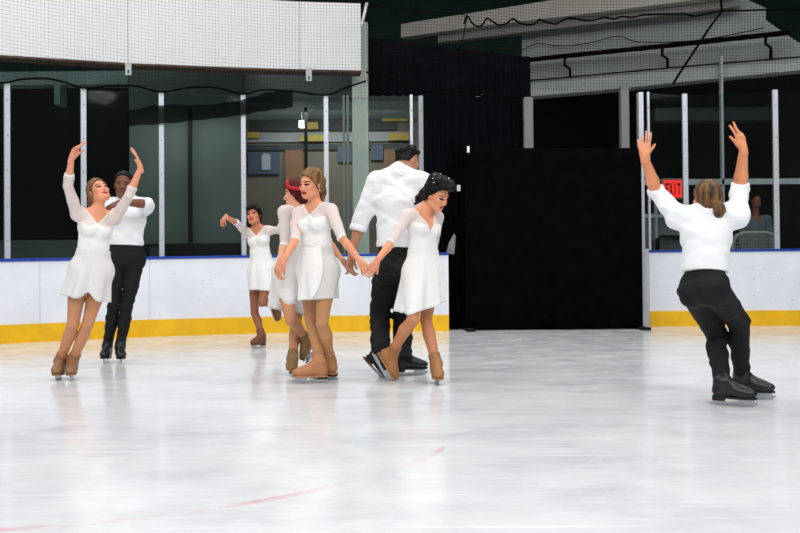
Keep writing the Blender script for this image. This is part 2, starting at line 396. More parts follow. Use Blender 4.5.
        legs += legk; legd[k] = legk
        a1 = 1.22 if male else .92
        arm_d[k] = [(cap(S, S+(E-S)*.5, .047*q*a1, .041*q*a1), .012), (cap(S+(E-S)*.5, E, .041*q*a1, .033*q*a1), .01),
                (cap(E, E+(W-E)*.3, .033*q*a1, .035*q*a1), .01), (cap(E+(W-E)*.3, W, .035*q*a1, .0215*q*a1), .01)]
        a = sp['arms'][k]; hpz, hfr[k] = hand_prims(W, TT, V(*a['pal']), k == 'R', q*(1.06 if male else .97), a.get('curl', (.3,.35,.3)), a.get('spread', .1), a.get('thumb', .6)); hands += hpz
    hq = sp.get('hq', 1.0)*(1.04 if male else .97)
    hd = head_prims(H, hf, hu, hr, hq, male)
    neck = [(cap(N-u*.02, H-hu*.055*hq-hf*.018*hq, (.060 if male else .047)*q, (.056 if male else .044)*q), .03)]
    pts = np.array([J[x+k] for x in ('S','E','W','T','H','K','A') for k in 'RL']+[H, P, N]+[sp['feet'][k]['o'] for k in 'RL'])
    G = Grid(pts.min(0)-.17, pts.max(0)+.17)
    Ft = field(G, low+hi+glu+br, .05); FA = {k: field(G, arm_d[k], .012) for k in 'RL'}; Fa = np.minimum(FA['R'], FA['L']); Fl = smin(field(G, legd['R'], .012), field(G, legd['L'], .012), .006)
    Fb = smin(Ft, Fa, .035); Fb = smin(Fb, Fl, .04); Fcl = Fb.copy(); Fn = field(G, neck, .03); Fh = field(G, hd, .02); Fb = smin(Fb, smin(Fn, Fh, .022), .03)
    Fb = smin(Fb, field(G, hands, .005), .006)
    Pv, Q = nets(G, Fb); ctr = Pv[Q].mean(1)
    me = np_mesh('person', Pv-base, Q)
    # faces: skin, tights, eyes, brows, lips
    mi = np.zeros(len(Q), np.int32)
    if sp.get('tights'):
        mi[(planes_pt(ctr, P, u) < .02) & (np.min([seg_d(ctr, J['E'+k], J['T'+k]) for k in 'RL'], axis=0) > .09)] = 1
    lx, ly, lz = (ctr-H)@hr/hq, (ctr-H)@hf/hq, (ctr-H)@hu/hq; fw = (ly > .045) & (np.abs(lz) < .12)
    mk = sp.get('makeup', False)
    mi[fw & (((np.abs(lx)-.032)/(.019 if mk else .015))**2+((lz-.003)/(.010 if mk else .0065))**2 < 1)] = 2
    mi[fw & (np.abs(lx) > .012) & (np.abs(lx) < .052) & (np.abs(lz-.027+.2*np.maximum(0,np.abs(lx)-.035)) < .0042)] = 3
    mi[fw & ((lx/.026)**2+((lz+.063)/.0115)**2 < 1) & (ly > .065)] = 4
    me.polygons.foreach_set('material_index', mi)
    sk = sp['skin']
    root = link('person', me, [sk, M['tights'] if sp.get('tights') is True else (sp.get('tights') or sk), M['eye'], M['brow'], M['lip'] if mk else M['lipm']], None, base)
    tag(root, sp['label'], 'person')
    ctx = dict(J=J, P=P, N=N, H=H, u=u, Lt=Lt, fp=fp, rp=rp, fc=fc, rc=rc, hf=hf, hr=hr, hu=hu, hq=hq, q=q, G=G, Ft=Ft, Fa=Fa, FA=FA, Fl=Fl, Fcl=Fcl, T=T, root=root, base=base, sp=sp, male=male, legs=legs, low=low, glu=glu, hi=hi, hfr=hfr)
    for k in 'RL':
        ft = sp['feet'][k]
        build_skate('skate', ft, J['K'+k], root, base, sp['boot'], sp.get('solem', M['sole']))
    (shirt_and_trousers if male else dress)(ctx)
    hair(ctx)
    return ctx
def planes_pt(p, c, ax): return (p-c)@ax
def seg_d(p, a, b):
    ab = b-a; t = np.clip(((p-a)@ab)/(ab@ab), 0, 1); return np.linalg.norm(p-a-t[:,None]*ab, axis=1)

def dress(c):
    sp, G, q, u, N, P = c['sp'], c['G'], c['q'], c['u'], c['N'], c['P']; d = sp['dress']; J = c['J']; base = c['base']
    X = planes(G, N, c['rc']); Yf = planes(G, N, c['fc']); Z = planes(G, N, u)
    zb = planes(G, P, u)
    zt = d.get('top', -.095)*q+.012*np.cos(X*np.float32(2*math.pi/(.13*q)))*(Yf > 0)-.12*np.maximum(0, np.abs(X)-.11*q)
    Fi = c['Ft']-np.float32(.008)
    bod = np.maximum(np.maximum(Fi+wr(G, .0012, [(30,10,60,1,1),(12,40,85,2,.7)]), Z-zt.astype(np.float32)), -zb-.04); zv_ = d.get('v', -.085)*q; bod = np.maximum(bod, np.where(Yf > 0, (Z-zv_-d.get('vk', 1.15)*np.abs(X))*.66, -1).astype(np.float32))
    b = sdf_obj('dress', G, bod, M['dress'], c['root'], base)
    # sheer yoke with sleeves
    zv = d.get('v', -.085)*q; nk = np.where(Yf > 0, zv+d.get('vk', 1.15)*np.abs(X), -.02*q+.35*np.abs(X)).astype(np.float32)
    nk = nk+np.float32(8)*np.maximum(0, np.abs(X)-np.float32(.10*q))
    gcut = (Z-nk)*np.float32(.66)
    Fs = c['Ft'].copy(); sl = None
    for k in 'RL':
        S, E, W = J['S'+k], J['E'+k], J['W'+k]; t = d['cuff'][k]
        e = E+(W-E)*t if t >= 0 else E+(S-E)*-t; ax = nrm(W-E) if t >= 0 else nrm(E-S)
        a_ = np.maximum(c['FA'][k], planes(G, e, ax)); Fs = smin(Fs, a_, .035); sl = a_ if sl is None else np.minimum(sl, a_)
    Fs = Fs-np.float32(.006); sl = np.maximum(sl-np.float32(.006), -(c['Ft']-np.float32(.004)))
    yo = np.maximum(np.maximum(Fs, gcut), (zt-.006).astype(np.float32)-Z)
    yo = np.minimum(yo, np.maximum(sl, gcut))
    sdf_obj('sheer_sleeves', G, yo, M['sheer'], b, base)
    tr = np.maximum(np.maximum(c['Ft']-np.float32(.0095), np.abs(gcut+.004)-np.float32(.0045)), (np.minimum(zt, zv)-.02).astype(np.float32)-Z)
    tr = np.maximum(tr, np.abs(X)-np.float32(.125*q)); sdf_obj('neckline_trim', G, tr, M['dress'], b, base)
    for k in 'RL':
        t = d['cuff'][k]; E, W = J['E'+k], J['W'+k]; e = E+(W-E)*t if t >= 0 else E+(J['S'+k]-E)*-t; ax = nrm(W-E)
        mb = MB(); rr = (.035 if t < .3 else .035-.013*(t-.3)/.7)*q*.92+.0072
        mb.tube([e-ax*.012, e-ax*.010, e, e+ax*.002], [rr-.002, rr, rr, rr-.002], 20); mb.build('cuff_band', M['dress'], b, base)
    # skirt
    for s in d['skirts']:
        skirt(c, b, **s)

def vs0ctr(P, rp, fp, vs, cols, nt, C0, Cm, Hc):
    return np.array([C0+(Hc-C0)*(i/nt)+(Cm-(C0+(Hc-C0)*.5))*4*(i/nt)*(1-i/nt)*.35 for i in range(nt+1) for j in range(cols)])
def skirt(c, parent, hem, w0=(.112,.092), w1=(.17,.15), t0=.36, folds=9, amp=.012, th=(0,360), name='skirt', m='dress', off=0.0, length=None, ph=0.0, sag=None, lean=0.0):
    P, u, q, T = c['P'], c['u'], c['q'], c['T']; rp, fp = c['rp'], c['fp']
    Hc = at(hem[0], hem[1], P[1]+(hem[2] if len(hem) > 2 else 0)); C0 = T(t0); Cm = T(.02)
    nt = 26; na = 120; full = th == (0, 360); vs = []; fs = []
    cols = na if full else na+1
    for i in range(nt+1):
        for j in range(cols):
            a = R(th[0]+(th[1]-th[0])*j/na); le = length(math.degrees(a) % 360) if length else 1.0; t = i/nt*le
            ctr = (1-t)**2*C0+2*t*(1-t)*Cm+t*t*Hc if False else C0+(Hc-C0)*t+(Cm-(C0+(Hc-C0)*.5))*4*t*(1-t)*.35
            e = t**1.0; hipb = math.sin(min(1, t*1.6)*math.pi/2)
            wx = w0[0]+(.150-w0[0])*hipb*1.0; wx = max(wx, 0)+(w1[0]-.150)*max(0, t-.25)/.75*1.0; wy = w0[1]+(.128-w0[1])*hipb+(w1[1]-.128)*max(0, t-.25)/.75
            f = amp*max(0, t-.12)*(math.sin(folds*a+ph)+.5*math.sin((folds*2-3)*a+1.3+ph)+.35*math.sin(5*a+2.1+t*1.5))
            rr = 1+f/.14
            x = math.cos(a); y = math.sin(a)
            vs.append(ctr+rp*x*(wx+off)*rr*q+fp*y*(wy+off)*rr*q)
    for i in range(nt):
        for j in range(na):
            k = (j+1) % cols if full else j+1
            fs.append((i*cols+j, i*cols+k, (i+1)*cols+k, (i+1)*cols+j))
    vs = np.array(vs); G = c['G']; F = c['Fcl']
    ctr = vs.reshape(nt+1, cols, 3).mean(1).repeat(cols, 0) if full else vs0ctr(P, rp, fp, vs, cols, nt, C0, Cm, Hc)
    out = vs-ctr; out /= np.linalg.norm(out, axis=1)[:,None]+1e-9
    for _ in range(14):
        g = (vs-G.lo)/G.h; g0 = np.clip(np.floor(g).astype(int), 0, np.array(F.shape)-2); fv = F[g0[:,0], g0[:,1], g0[:,2]]
        ins = ((g >= 0) & (g < np.array(F.shape)-1)).all(1)
        vs = vs+out*np.where(ins, np.clip(.013+off-fv, 0, .02), 0)[:,None]
    A_ = vs.reshape(nt+1, cols, 3)
    for _ in range(3):
        if full: A_ = .5*A_+.25*(np.roll(A_, 1, 1)+np.roll(A_, -1, 1))
        A_[1:-1] = .5*A_[1:-1]+.25*(A_[:-2]+A_[2:])
    vs = A_.reshape(-1, 3)
    o = link(name, np_mesh(name, vs-c['base'], fs), M[m], parent)
    s = o.modifiers.new('solid', 'SOLIDIFY'); s.thickness = .002; s.offset = 0
    return o

def shirt_and_trousers(c):
    sp, G, q, u, N, P, J = c['sp'], c['G'], c['q'], c['u'], c['N'], c['P'], c['J']; T = c['T']; base = c['base']; s = sp['shirt']; root = c['root']
    zb = planes(G, P, u)
    Fs = c['Ft']-np.float32(s.get('loose', .018))
    bl = s.get('blouse', .02)
    Fs = smin(Fs, field(G, [(cap(T(.30), T(.62), (.125+bl)*q*sp.get('slim', 1.0), (.135+bl*.8)*q*sp.get('slim', 1.0), flat=c['fc'], ratio=.80), .04)], .04), .05)
    for k in 'RL':
        S, E, W = J['S'+k], J['E'+k], J['W'+k]; t = s['cuff'][k]; w = s.get('sleeve', .016)
        e = E+(W-E)*t if t >= 0 else E+(S-E)*-t; ax = nrm(W-E) if t >= 0 else nrm(E-S)
        a_ = field(G, [(cap(S, E, (.060+w)*q, (.043+w)*q), .02), (cap(E, E+(W-E)*max(t, .02), (.043+w)*q, (.040+w)*q), .02)], .02)
        Fs = smin(Fs, np.maximum(np.minimum(a_, c['FA'][k]-np.float32(.008)), planes(G, e, ax)), .05)
    Fs = Fs+wr(G, s.get('fold', .0032), [(22,18,34,.5,1),(-28,20,46,2,.7),(46,30,-22,4,.45),(60,50,14,1,.35)])
    if s.get('pleat'):
        X, Yf, Z = planes(G, N, c['rc']), planes(G, N, c['fc']), planes(G, N, u); bk = (Yf < -.02)
        Fs = Fs+np.where(bk & (Z < -.09) & (Z > -.40), np.float32(.0035)*np.exp(-((np.abs(X)-.016)/.006)**2), 0).astype(np.float32)+np.where(bk, np.float32(.003)*np.exp(-((Z+.085-.1*np.abs(X))/.006)**2), 0).astype(np.float32)
    Fs = np.maximum(Fs, np.float32(s.get('bottom', .235)*c['Lt'])-zb)
    sh = sdf_obj('shirt', G, Fs, M['shirt'], root, base)
    # collar and turned-back cuffs
    nk = nrm(c['H']-N); r0 = .066*q
    co = MB(); n = 28; rings = [(-.005, .086), (.020, .073), (.045, .067), (.047, .062), (.02, .064), (-.005, .074)]; vs = []; fs = []
    uu = nrm(c['rc']-nk*(c['rc']@nk)); ww = np.cross(nk, uu)
    for z, r in rings:
        for j in range(n):
            a = 2*math.pi*j/n; fr_ = 1-.35*max(0, ww@c['fc']*math.sin(a))**3
            vs.append(N+nk*(z*fr_)*q+(uu*math.cos(a)+ww*math.sin(a))*r*q)
    for i in range(len(rings)-1):
        for j in range(n): fs.append((i*n+j, i*n+(j+1)%n, (i+1)*n+(j+1)%n, (i+1)*n+j))
    co.add(vs, fs, True); co.build('collar', M['shirt'], sh, base)
    for k in 'RL':
        S, E, W = J['S'+k], J['E'+k], J['W'+k]; t = s['cuff'][k]; w = s.get('sleeve', .016)
        e = E+(W-E)*t if t >= 0 else E+(S-E)*-t; ax = nrm(W-E) if t >= 0 else nrm(E-S); rr = (.0425+w)*q
        mb = MB(); mb.tube([e-ax*.050, e-ax*.046, e-ax*.02, e, e+ax*.004], [rr-.002, rr+.004, rr+.006, rr+.005, rr-.004], 22); mb.build('cuff', M['shirt'], sh, base)
    # trousers
    tp = sp['trousers']; pr = []
    for k in 'RL':
        hp, K, A = J['H'+k], J['K'+k], J['A'+k]; a, b_, e = tp['r']; end = A+(A-K)*tp.get('ext', .0)
        pr += [(cap(hp, K, a*q, b_*q), .04), (cap(K, end, b_*q, e*q, end=True), .025)]
    Fp = smin(field(G, c['low']+c['glu'], .05)-np.float32(.012), np.minimum(field(G, pr, .02), c['Fl']-np.float32(.009)), .04)
    for k in 'RL':
        K, A = J['K'+k], J['A'+k]; Fp = np.where(np.abs(planes(G, A, c['sp']['feet'][k]['r'])) < .09, np.maximum(Fp, planes(G, A+(A-K)*tp.get('ext', 0), nrm(A-K))), Fp) if tp.get('clip', True) and False else Fp
    Fp = Fp+wr(G, tp.get('fold', .0025), [(20,14,40,.5,1),(-24,30,52,2,.8),(14,20,80,4,.5)])
    Fp = np.maximum(Fp, zb-np.float32(sp['trousers'].get('top', .26)*c['Lt']))
    t_ = sdf_obj('trousers', G, Fp, M['trous'], root, base)

def hair(c):
    sp = c['sp']; H, f, u, r, q = c['H'], c['hf'], c['hu'], c['hr'], c['hq']; h = sp['hair']; L = lambda x, y, z: H+(r*x+f*y+u*z)*q
    ext = [L(0,0,.14), L(0,-.16,0), L(-.13,0,0), L(.13,0,0), L(0,.13,0), L(0,0,-.13)]
    chains = []
    for ch in h.get('chains', []):           # (list of local points, radii)
        pts = [L(*p) for p in ch[0]]; ext += pts
        for i in range(len(pts)-1): chains.append((cap(pts[i], pts[i+1], ch[1][i]*q, ch[1][i+1]*q), .02))
    for e in h.get('blobs', []): chains.append((ell(L(*e[0]), tuple(x*q for x in e[1]), (r, f, u)), .012)); ext.append(L(*e[0])+.05); ext.append(L(*e[0])-.05)
    ext = np.array(ext); G = Grid(ext.min(0)-.06, ext.max(0)+.06, .0042)
    g = h.get('grow', .012)
    Fc = field(G, [(ell(L(0,-.014,.034), ((.073+g)*q,(.097+g)*q,(.089+g)*q), (r, f, u)), .02), (ell(L(0,-.03,-.015), ((.074+g*.6)*q,(.075+g*.6)*q,(.085+g*.5)*q), (r, f, u)), .02)], .02)
    X, Yl, Z = planes(G, H, r), planes(G, H, f), planes(G, H, u)
    a, b, cc = h.get('line', (.81, -.585, .030))    # keep a*y + b*z < cc
    Fc = np.maximum(Fc, np.float32(a)*Yl+np.float32(b)*Z-np.float32(cc*q))
    Fc = np.maximum(Fc, np.float32(h.get('nape', -.075)*q)-Z)
    if chains: Fc = smin(Fc, field(G, chains, .02), .015)
    am = h.get('strand', .0022); tw = h.get('wave', 0)
    ang = np.arctan2(X, -Yl+.02)
    Fc = Fc+np.float32(am)*(np.sin(ang*np.float32(34)+Z*np.float32(30))+.6*np.sin(X*np.float32(190)+Z*np.float32(60)+2*np.sin(Yl*np.float32(50))))
    if tw: Fc = Fc+np.float32(tw)*np.sin(X*np.float32(150))*np.sin(Yl*np.float32(140)+1)*np.sin(Z*np.float32(160)+.5)
    o = sdf_obj('hair', G, Fc.astype(np.float32), h['m'], c['root'], c['base'])
    for (nm, mm, prs) in h.get('extras', []):
        e = np.array([L(*p) for pr in prs for p in pr[0]]); G2 = Grid(e.min(0)-.05, e.max(0)+.05, .004); ll = []
        for pts, rad in prs:
            for i in range(len(pts)-1): ll.append((cap(L(*pts[i]), L(*pts[i+1]), rad*q, rad*q), .008))
            if len(pts) == 1: ll.append((ell(L(*pts[0]), (rad*q,)*3), .004))
        sdf_obj(nm, G2, field(G2, ll, .008), mm, o, c['base'])
# ------------------------------------------------------------------ hair colours, skins
def hairm(n, c, c2): return mat(n, c, .45, scale=7, c2=c2, spec=.22, bump=.5, bscale=25, stretch=(6,6,1.2))
HM = dict(dkblond=hairm('dark_blond_hair', (158,116,74), (92,62,38)), black=hairm('black_hair', (13,11,11), (5,4,4)), dkbrown=hairm('dark_brown_hair', (44,28,26), (22,14,14)),
          brown=hairm('brown_hair', (138,100,64), (58,40,30)), red=hairm('dark_red_hair', (104,16,24), (40,10,14)))
M['redband'] = mat('red_band', (196,24,32), .55, .3, 60)
M['spark'] = mat('silver_sparkle', (225,225,230), .2, metal=1.0)
SK = dict(A=skin('skin_fair', (240,164,130)), B=skin('skin_deep', (126,78,58)), C=skin('skin_tan', (214,140,104)), D=skin('skin_light', (230,164,132)), E=skin('skin_warm', (234,160,122)),
          F=skin('skin_brown', (196,138,106)), G=skin('skin_peach', (236,162,122)), H=skin('skin_ruddy', (230,152,108)))
M['tightsC'] = mat('brown_tights', (158,102,72), .5, .08, 14); M['tightsG'] = mat('peach_tights', (206,138,100), .5, .06, 14)
M['tightsE'] = mat('golden_tights', (196,142,98), .5, .06, 14); M['bootE'] = mat('covered_tan_boot', (186,130,88), .55, .08, 12)
RELAX = (.35,.45,.35)
PEOPLE = []
# left woman, arms raised
PEOPLE.append(dict(id='A', slim=.94, male=False, q=.96, Y=6.30, P=(91,271), N=(97,212.5,-.02), azp=-84, azc=-80, hq=.93, H=(98.5,192,-.02), hdir=(-66,28,-8), skin=SK['A'], tights=M['tights'], makeup=True,
    label='woman in short white dress raising both arms overhead, leaning back at the left',
    arms=dict(R=dict(e=(68,186,'near'), w=(71.5,159,'near'), t=(79,141,-.02), pal=(1,-.2,-.3), sh=(0,0,.012), curl=((.0,.1,.1),(.35,.3,.2),(.45,.4,.2),(.5,.4,.3)), spread=.16),
              L=dict(e=(129,196,'near'), w=(140.5,168,'far'), t=(135,150,-.02), pal=(-1,-.3,.2), sh=(0,0,.012), curl=((.1,.1,.1),(.15,.15,.1),(.2,.2,.1),(.2,.2,.2)), spread=.05, thumb=1.0)),
    feet=dict(R=foot((59,379), -100, k=.92), L=foot((72,379), -95, k=.92)), knees=dict(R=(73,324,-.1), L=(88,323,-.1)), boot=M['bootw'],
    dress=dict(top=-.10, v=-.09, cuff=dict(R=.45, L=.30), skirts=[dict(hem=(84.5,298), w1=(.185,.15), folds=7, amp=.02, length=lambda a: 1-.15*math.exp(-((a-92)/12)**2)-.04*math.cos(R(a)), name='skirt', m='skirtD')]),
    hair=dict(m=HM['dkblond'], line=(.81,-.585,.018), grow=.010, chains=[([(0,-.10,.03),(.0,-.145,-.02),(-.03,-.15,-.09),(-.05,-.16,-.22),(-.03,-.17,-.33)], [.035,.045,.035,.022,.01])])))
# man behind with a raised folded arm
PEOPLE.append(dict(id='B', male=True, q=.97, Y=7.73, P=(126,258.5), N=(127.5,203,0), azp=-92, azc=-90, H=(123.5,185,-.04), hdir=(-98,-4,3), skin=SK['B'],
    label='man in white shirt and black trousers standing behind the left woman, one forearm raised',
    arms=dict(R=dict(e=(104,226,'far'), w=(103,248,'far'), t=(104,262,0), pal=(1,0,0), curl=RELAX),
              L=dict(e=(147,204,'near'), w=(121,202,'near'), t=(104,209,-.02), pal=(0,.6,-.8), sh=(0,0,.02), curl=(.2,.2,.2))),
    feet=dict(R=foot((106.5,362), -100, k=.98), L=foot((120.5,362.5), -86, k=.98)), knees=dict(R=(114,306,-.05), L=(127,306,-.05)), boot=M['bootb'],
    shirt=dict(cuff=dict(R=.3, L=.12), loose=.012, sleeve=.014, blouse=.006, bottom=.24, fold=.0025), trousers=dict(r=(.080,.056,.048), ext=-.0, top=.27),
    hair=dict(m=HM['black'], line=(.75,-.66,-.012), grow=.010, nape=-.05, strand=.0012, wave=.0012)))
# far woman on one leg
PEOPLE.append(dict(id='C', slim=.94, male=False, q=.95, Y=9.19, P=(262,271), N=(257.5,228,-.02), azp=-105, azc=-108, H=(254,215.5,-.05), hdir=(-112,8,-10), skin=SK['C'], tights=M['tightsC'], makeup=True,
    label='dark-haired woman in white dress balancing on one leg by the boards, arm stretched out',
    arms=dict(R=dict(e=(237,223,'near'), w=(225.5,216.5,'near'), t=(221.5,222,-.10), pal=(.2,-.3,-1), curl=(.4,.35,.3)),
              L=dict(e=(287,230,'far'), w=(304,234,'far'), t=(313,238,0), pal=(0,0,-1), curl=RELAX)),
    feet=dict(R=foot((259.5,348), -128, k=.92), L=foot((271,311), -40, pitch=68, Y=9.45, k=.92)), knees=dict(R=(254.5,313,-.1), L=(262,303,-.25)), boot=mat('brown_skate_leather', (128,82,54), .45, .2, 12),
    dress=dict(top=-.10, v=-.10, cuff=dict(R=.15, L=.2), skirts=[dict(hem=(263,289.5), w1=(.165,.15), folds=8, amp=.03, length=lambda a: 1-.05*math.cos(R(a)), name='skirt')]),
    hair=dict(m=HM['black'], line=(.81,-.585,.026), grow=.013, chains=[([(.05,-.06,.0),(.075,-.06,-.08),(.085,-.05,-.16)], [.05,.045,.022]), ([(-.035,.085,.085),(.03,.095,.07)], [.022,.024])])))
# red haired woman, seen from behind
PEOPLE.append(dict(id='D', slim=.94, male=False, q=.97, Y=6.62, P=(290,273), N=(297,209,0), azp=130, azc=135, H=(296,194,.02), hdir=(160,-4,0), skin=SK['D'], tights=M['tights'], makeup=True,
    label='woman with dark red hair and red headband, half hidden behind the blonde woman',
    arms=dict(L=dict(e=(284.5,244,'near'), w=(279.5,262,'near'), t=(276,278,0), pal=(.8,-.5,0), curl=(.5,.7,.5)),
              R=dict(e=(327,240,'near'), w=(343,261,'near'), t=(351,270,.05), pal=(-.3,.7,-.5), curl=(.5,.6,.4))),
    feet=dict(R=foot((292,375.5), 96, k=.92), L=foot((316,349), 165, pitch=62, Y=6.62, k=.88)), knees=dict(R=(295.5,326,.1), L=(291,320,.02)), boot=mat('olive_tan_skate_leather', (150,118,74), .45, .2, 12),
    dress=dict(top=-.10, v=-.09, cuff=dict(L=.18, R=.10), skirts=[dict(hem=(289,312), w1=(.165,.155), folds=8, amp=.025, length=lambda a: 1+.04*math.cos(R(a)), name='skirt', m='skirtD')]),
    hair=dict(m=HM['red'], line=(.81,-.585,.018), grow=.018, nape=-.10, chains=[([(0,-.08,.02),(0,-.085,-.05)], [.06,.05])],
        extras=[('headband', M['redband'], [([(.080,.035,.055),(.066,.050,.090),(0,.06,.118),(-.066,.050,.090),(-.080,.035,.055),(-.096,-.02,.035),(-.085,-.09,.02),(0,-.125,.015),(.085,-.09,.02),(.096,-.02,.035),(.080,.035,.055)], .015)])])))
# blonde woman in the middle
PEOPLE.append(dict(id='E', slim=.94, male=False, q=.99, Y=6.12, P=(318,270), N=(314.5,206.5,0), azp=-128, azc=-122, H=(311.5,184,-.04), hdir=(-136,-10,4), skin=SK['E'], tights=M['tightsE'], makeup=True,
    label='tall blonde woman with long ponytail in white wrap dress, nearest of the linked group',
    arms=dict(R=dict(e=(295,241,'near'), w=(284,260,'near'), t=(273.5,276,0), pal=(.3,.8,-.4), curl=(.5,.6,.5)),
              L=dict(e=(342,238,'near'), w=(360,261,'near'), t=(371,275,-.04), pal=(.6,.6,-.4), curl=(.5,.6,.5))),
    feet=dict(R=foot((313.5,383), 184, k=1.0), L=foot((325,379.5), 150, k=.98)), knees=dict(R=(311,323,-.05), L=(322,323,0)), boot=M['bootE'],
    dress=dict(top=-.088, v=-.075, cuff=dict(R=-.02, L=.0), skirts=[dict(hem=(318.5,299), w1=(.158,.145), folds=7, amp=.012, name='skirt', m='skirtE'),
        dict(hem=(318.5,299), w1=(.158,.145), folds=7, amp=.012, th=(-80,140), off=.008, name='wrap_panel', length=lambda a: 1.0-.5*max(0, (((a+80)%360)-180)/40)**2.2)]),
    hair=dict(m=HM['dkblond'], line=(.81,-.585,.022), grow=.010, chains=[([(0,-.095,.06),(.0,-.125,.01),(.0,-.115,-.08),(0,-.09,-.16),(0,-.085,-.22)], [.024,.026,.026,.02,.010])],
        extras=[('earring', M['spark'], [([(sx*.080,-.005,-.05)], .008)]) for sx in (1,-1)])))
# man in the middle, from behind
PEOPLE.append(dict(id='F', male=True, q=1.05, Y=6.50, slim=.94, P=(396,268), N=(399.5,177,0), azp=72, azc=78, hq=.95, H=(407.5,161,.03), hdir=(42,-14,4), skin=SK['F'],
    label='man with short black hair seen from behind, white shirt, wide black trousers',
    arms=dict(L=dict(e=(360,222,'near'), w=(351.5,255,'near'), t=(348,273,0), pal=(.6,-.5,-.4), curl=(.5,.6,.5)),
              R=dict(e=(430,222,'far'), w=(420,232,'far'), t=(412,238,.1), pal=(0,0,-1), curl=RELAX)),
    feet=dict(L=foot((372.5,369), -25, pitch=44, Y=6.42, roll=0, k=1.0), R=foot((408,375.2), 12, k=1.03)), knees=dict(L=(380,313,.05), R=(403,315,.3)), boot=M['bootb'],
    shirt=dict(cuff=dict(L=.26, R=.1), loose=.020, sleeve=.022, blouse=.022, bottom=.225, fold=.0032, pleat=True), trousers=dict(r=(.098,.082,.072), ext=.12, top=.26, fold=.003),
    hair=dict(m=HM['black'], line=(.75,-.66,-.020), grow=.005, nape=-.022, strand=.0008, wave=.0015,
        blobs=[((x, y, z), (.030,.032,.026)) for x, y, z in [(-.040,.052,.088),(0,.064,.100),(.040,.052,.088),(-.045,.0,.108),(.0,.01,.122),(.045,.0,.108),(-.042,-.055,.090),(0,-.06,.104),(.042,-.055,.090),(-.028,-.092,.058),(.028,-.092,.058),(-.062,-.02,.075),(.062,-.02,.075)]])))
# dark haired woman, head bowed
PEOPLE.append(dict(id='G', slim=.94, male=False, q=.97, Y=6.13, P=(423,272), N=(422.5,211,0), azp=-55, azc=-52, H=(436.5,195,-.06), hdir=(-34,-30,-4), skin=SK['G'], tights=M['tightsG'], makeup=True,
    label='woman with black curly updo in white dress looking down, right end of the linked group',
    arms=dict(R=dict(e=(391,243,'near'), w=(377,261,'near'), t=(367,275,.04), pal=(-.3,.8,-.3), curl=(.5,.6,.5)),
              L=dict(e=(433,249,'far'), w=(429,276,'near'), t=(427,292,.0), pal=(-1,0,0), curl=RELAX)),
    feet=dict(R=foot((379,367), 0, pitch=60, Y=6.16, k=.94), L=foot((437,383.5), -84, k=.94)), knees=dict(R=(413,320,-.1), L=(426,320,-.1)), boot=mat('light_tan_skate_leather', (176,122,76), .45, .16, 12),
    dress=dict(top=-.10, v=-.165, vk=1.75, cuff=dict(R=.05, L=.1), skirts=[dict(hem=(421,306), w1=(.190,.165), folds=8, amp=.02, length=lambda a: 1+.09*math.cos(R(a-10)), name='skirt')]),
    hair=dict(m=HM['black'], line=(.81,-.585,.004), grow=.014, strand=.002, wave=.005,
        chains=[([(-.02,-.08,-.01),(-.04,-.13,-.05),(-.05,-.17,-.11),(-.06,-.19,-.17)], [.05,.045,.03,.012])],
        blobs=[((0,-.05,.10), (.072,.07,.06)), ((.0,.02,.115), (.066,.066,.045))]+[((.075*math.cos(i*2.4)*(.5+.5*((i*7)%5)/4), -.005+.095*math.sin(i*2.4)*(.5+.5*((i*3)%4)/3), .125+.03*((i*5)%3)/2-.02*((i*2)%3)), (.030,.032,.028)) for i in range(22)]+[((.02,.095,.105), (.04,.032,.028)), ((-.02,.095,.11), (.035,.03,.028)), ((.055,.06,.10), (.03,.03,.03))],
        extras=[('hair_jewel', M['spark'], [([(x, y, z)], .0075)]) for x, y, z in [(.055,-.01,.135),(.02,.03,.15),(-.04,.02,.15),(.075,-.04,.12),(.05,-.05,.145),(.0,-.04,.16),(-.06,-.03,.13),(.085,-.01,.10)]])))
# right man, from behind, knees bent
PEOPLE.append(dict(id='H', male=True, q=.94, Y=4.86, slim=.83, P=(704,290,-.06), N=(707,214.5,.02), azp=55, azc=84, hq=.88, H=(707,199,.03), hdir=(122,6,6), skin=SK['H'],
    label='person with tied brown hair seen from behind, arms raised, knees bent at the right',
    arms=dict(L=dict(e=(656,191,'far'), w=(644.5,158,'near'), t=(644,134,.02), pal=(.3,1,.1), sh=(0,0,.025), curl=((.05,.1,.1),(.1,.1,.1),(.35,.3,.2),(.4,.3,.2)), spread=.10, thumb=.7),
              R=dict(e=(740,188,'far'), w=(743.5,150,'near'), t=(738,128,.02), pal=(-.5,1,.0), sh=(0,0,.025), curl=((.05,.1,.1),(.0,.1,.1),(.3,.2,.2),(.4,.3,.2)), spread=.2, thumb=.5)),
    feet=dict(L=foot((730,405.5), -8, k=.95), R=foot((749,398.5), -4, k=.95)), knees=dict(L=(716,334,.25), R=(739,322,.35)), boot=M['bootb'],
    shirt=dict(cuff=dict(L=.08, R=.12), loose=.016, sleeve=.010, blouse=.014, bottom=.23, fold=.0032), trousers=dict(r=(.088,.066,.052), ext=.02, top=.26),
    hair=dict(m=HM['brown'], line=(.81,-.585,.012), grow=.011, strand=.0016, chains=[([(0,-.09,-.01),(.005,-.11,-.035)], [.03,.022]), ([(.012,-.125,-.055),(.002,-.135,-.075),(-.006,-.125,-.095)], [.032,.034,.028]), ([(.0,-.13,-.09),(.012,-.125,-.135)], [.026,.012])])))
M['skirtD'] = mat('white_chiffon', (238,236,234), .75, .04, 14, alpha=.93); M['skirtE'] = mat('pale_chiffon', (228,226,222), .75, .04, 14, alpha=.90)
if ONLY is not None: PEOPLE = [p for p in PEOPLE if p['id'] in ONLY]
CT = {}
for sp in PEOPLE: CT[sp['id']] = person(sp)
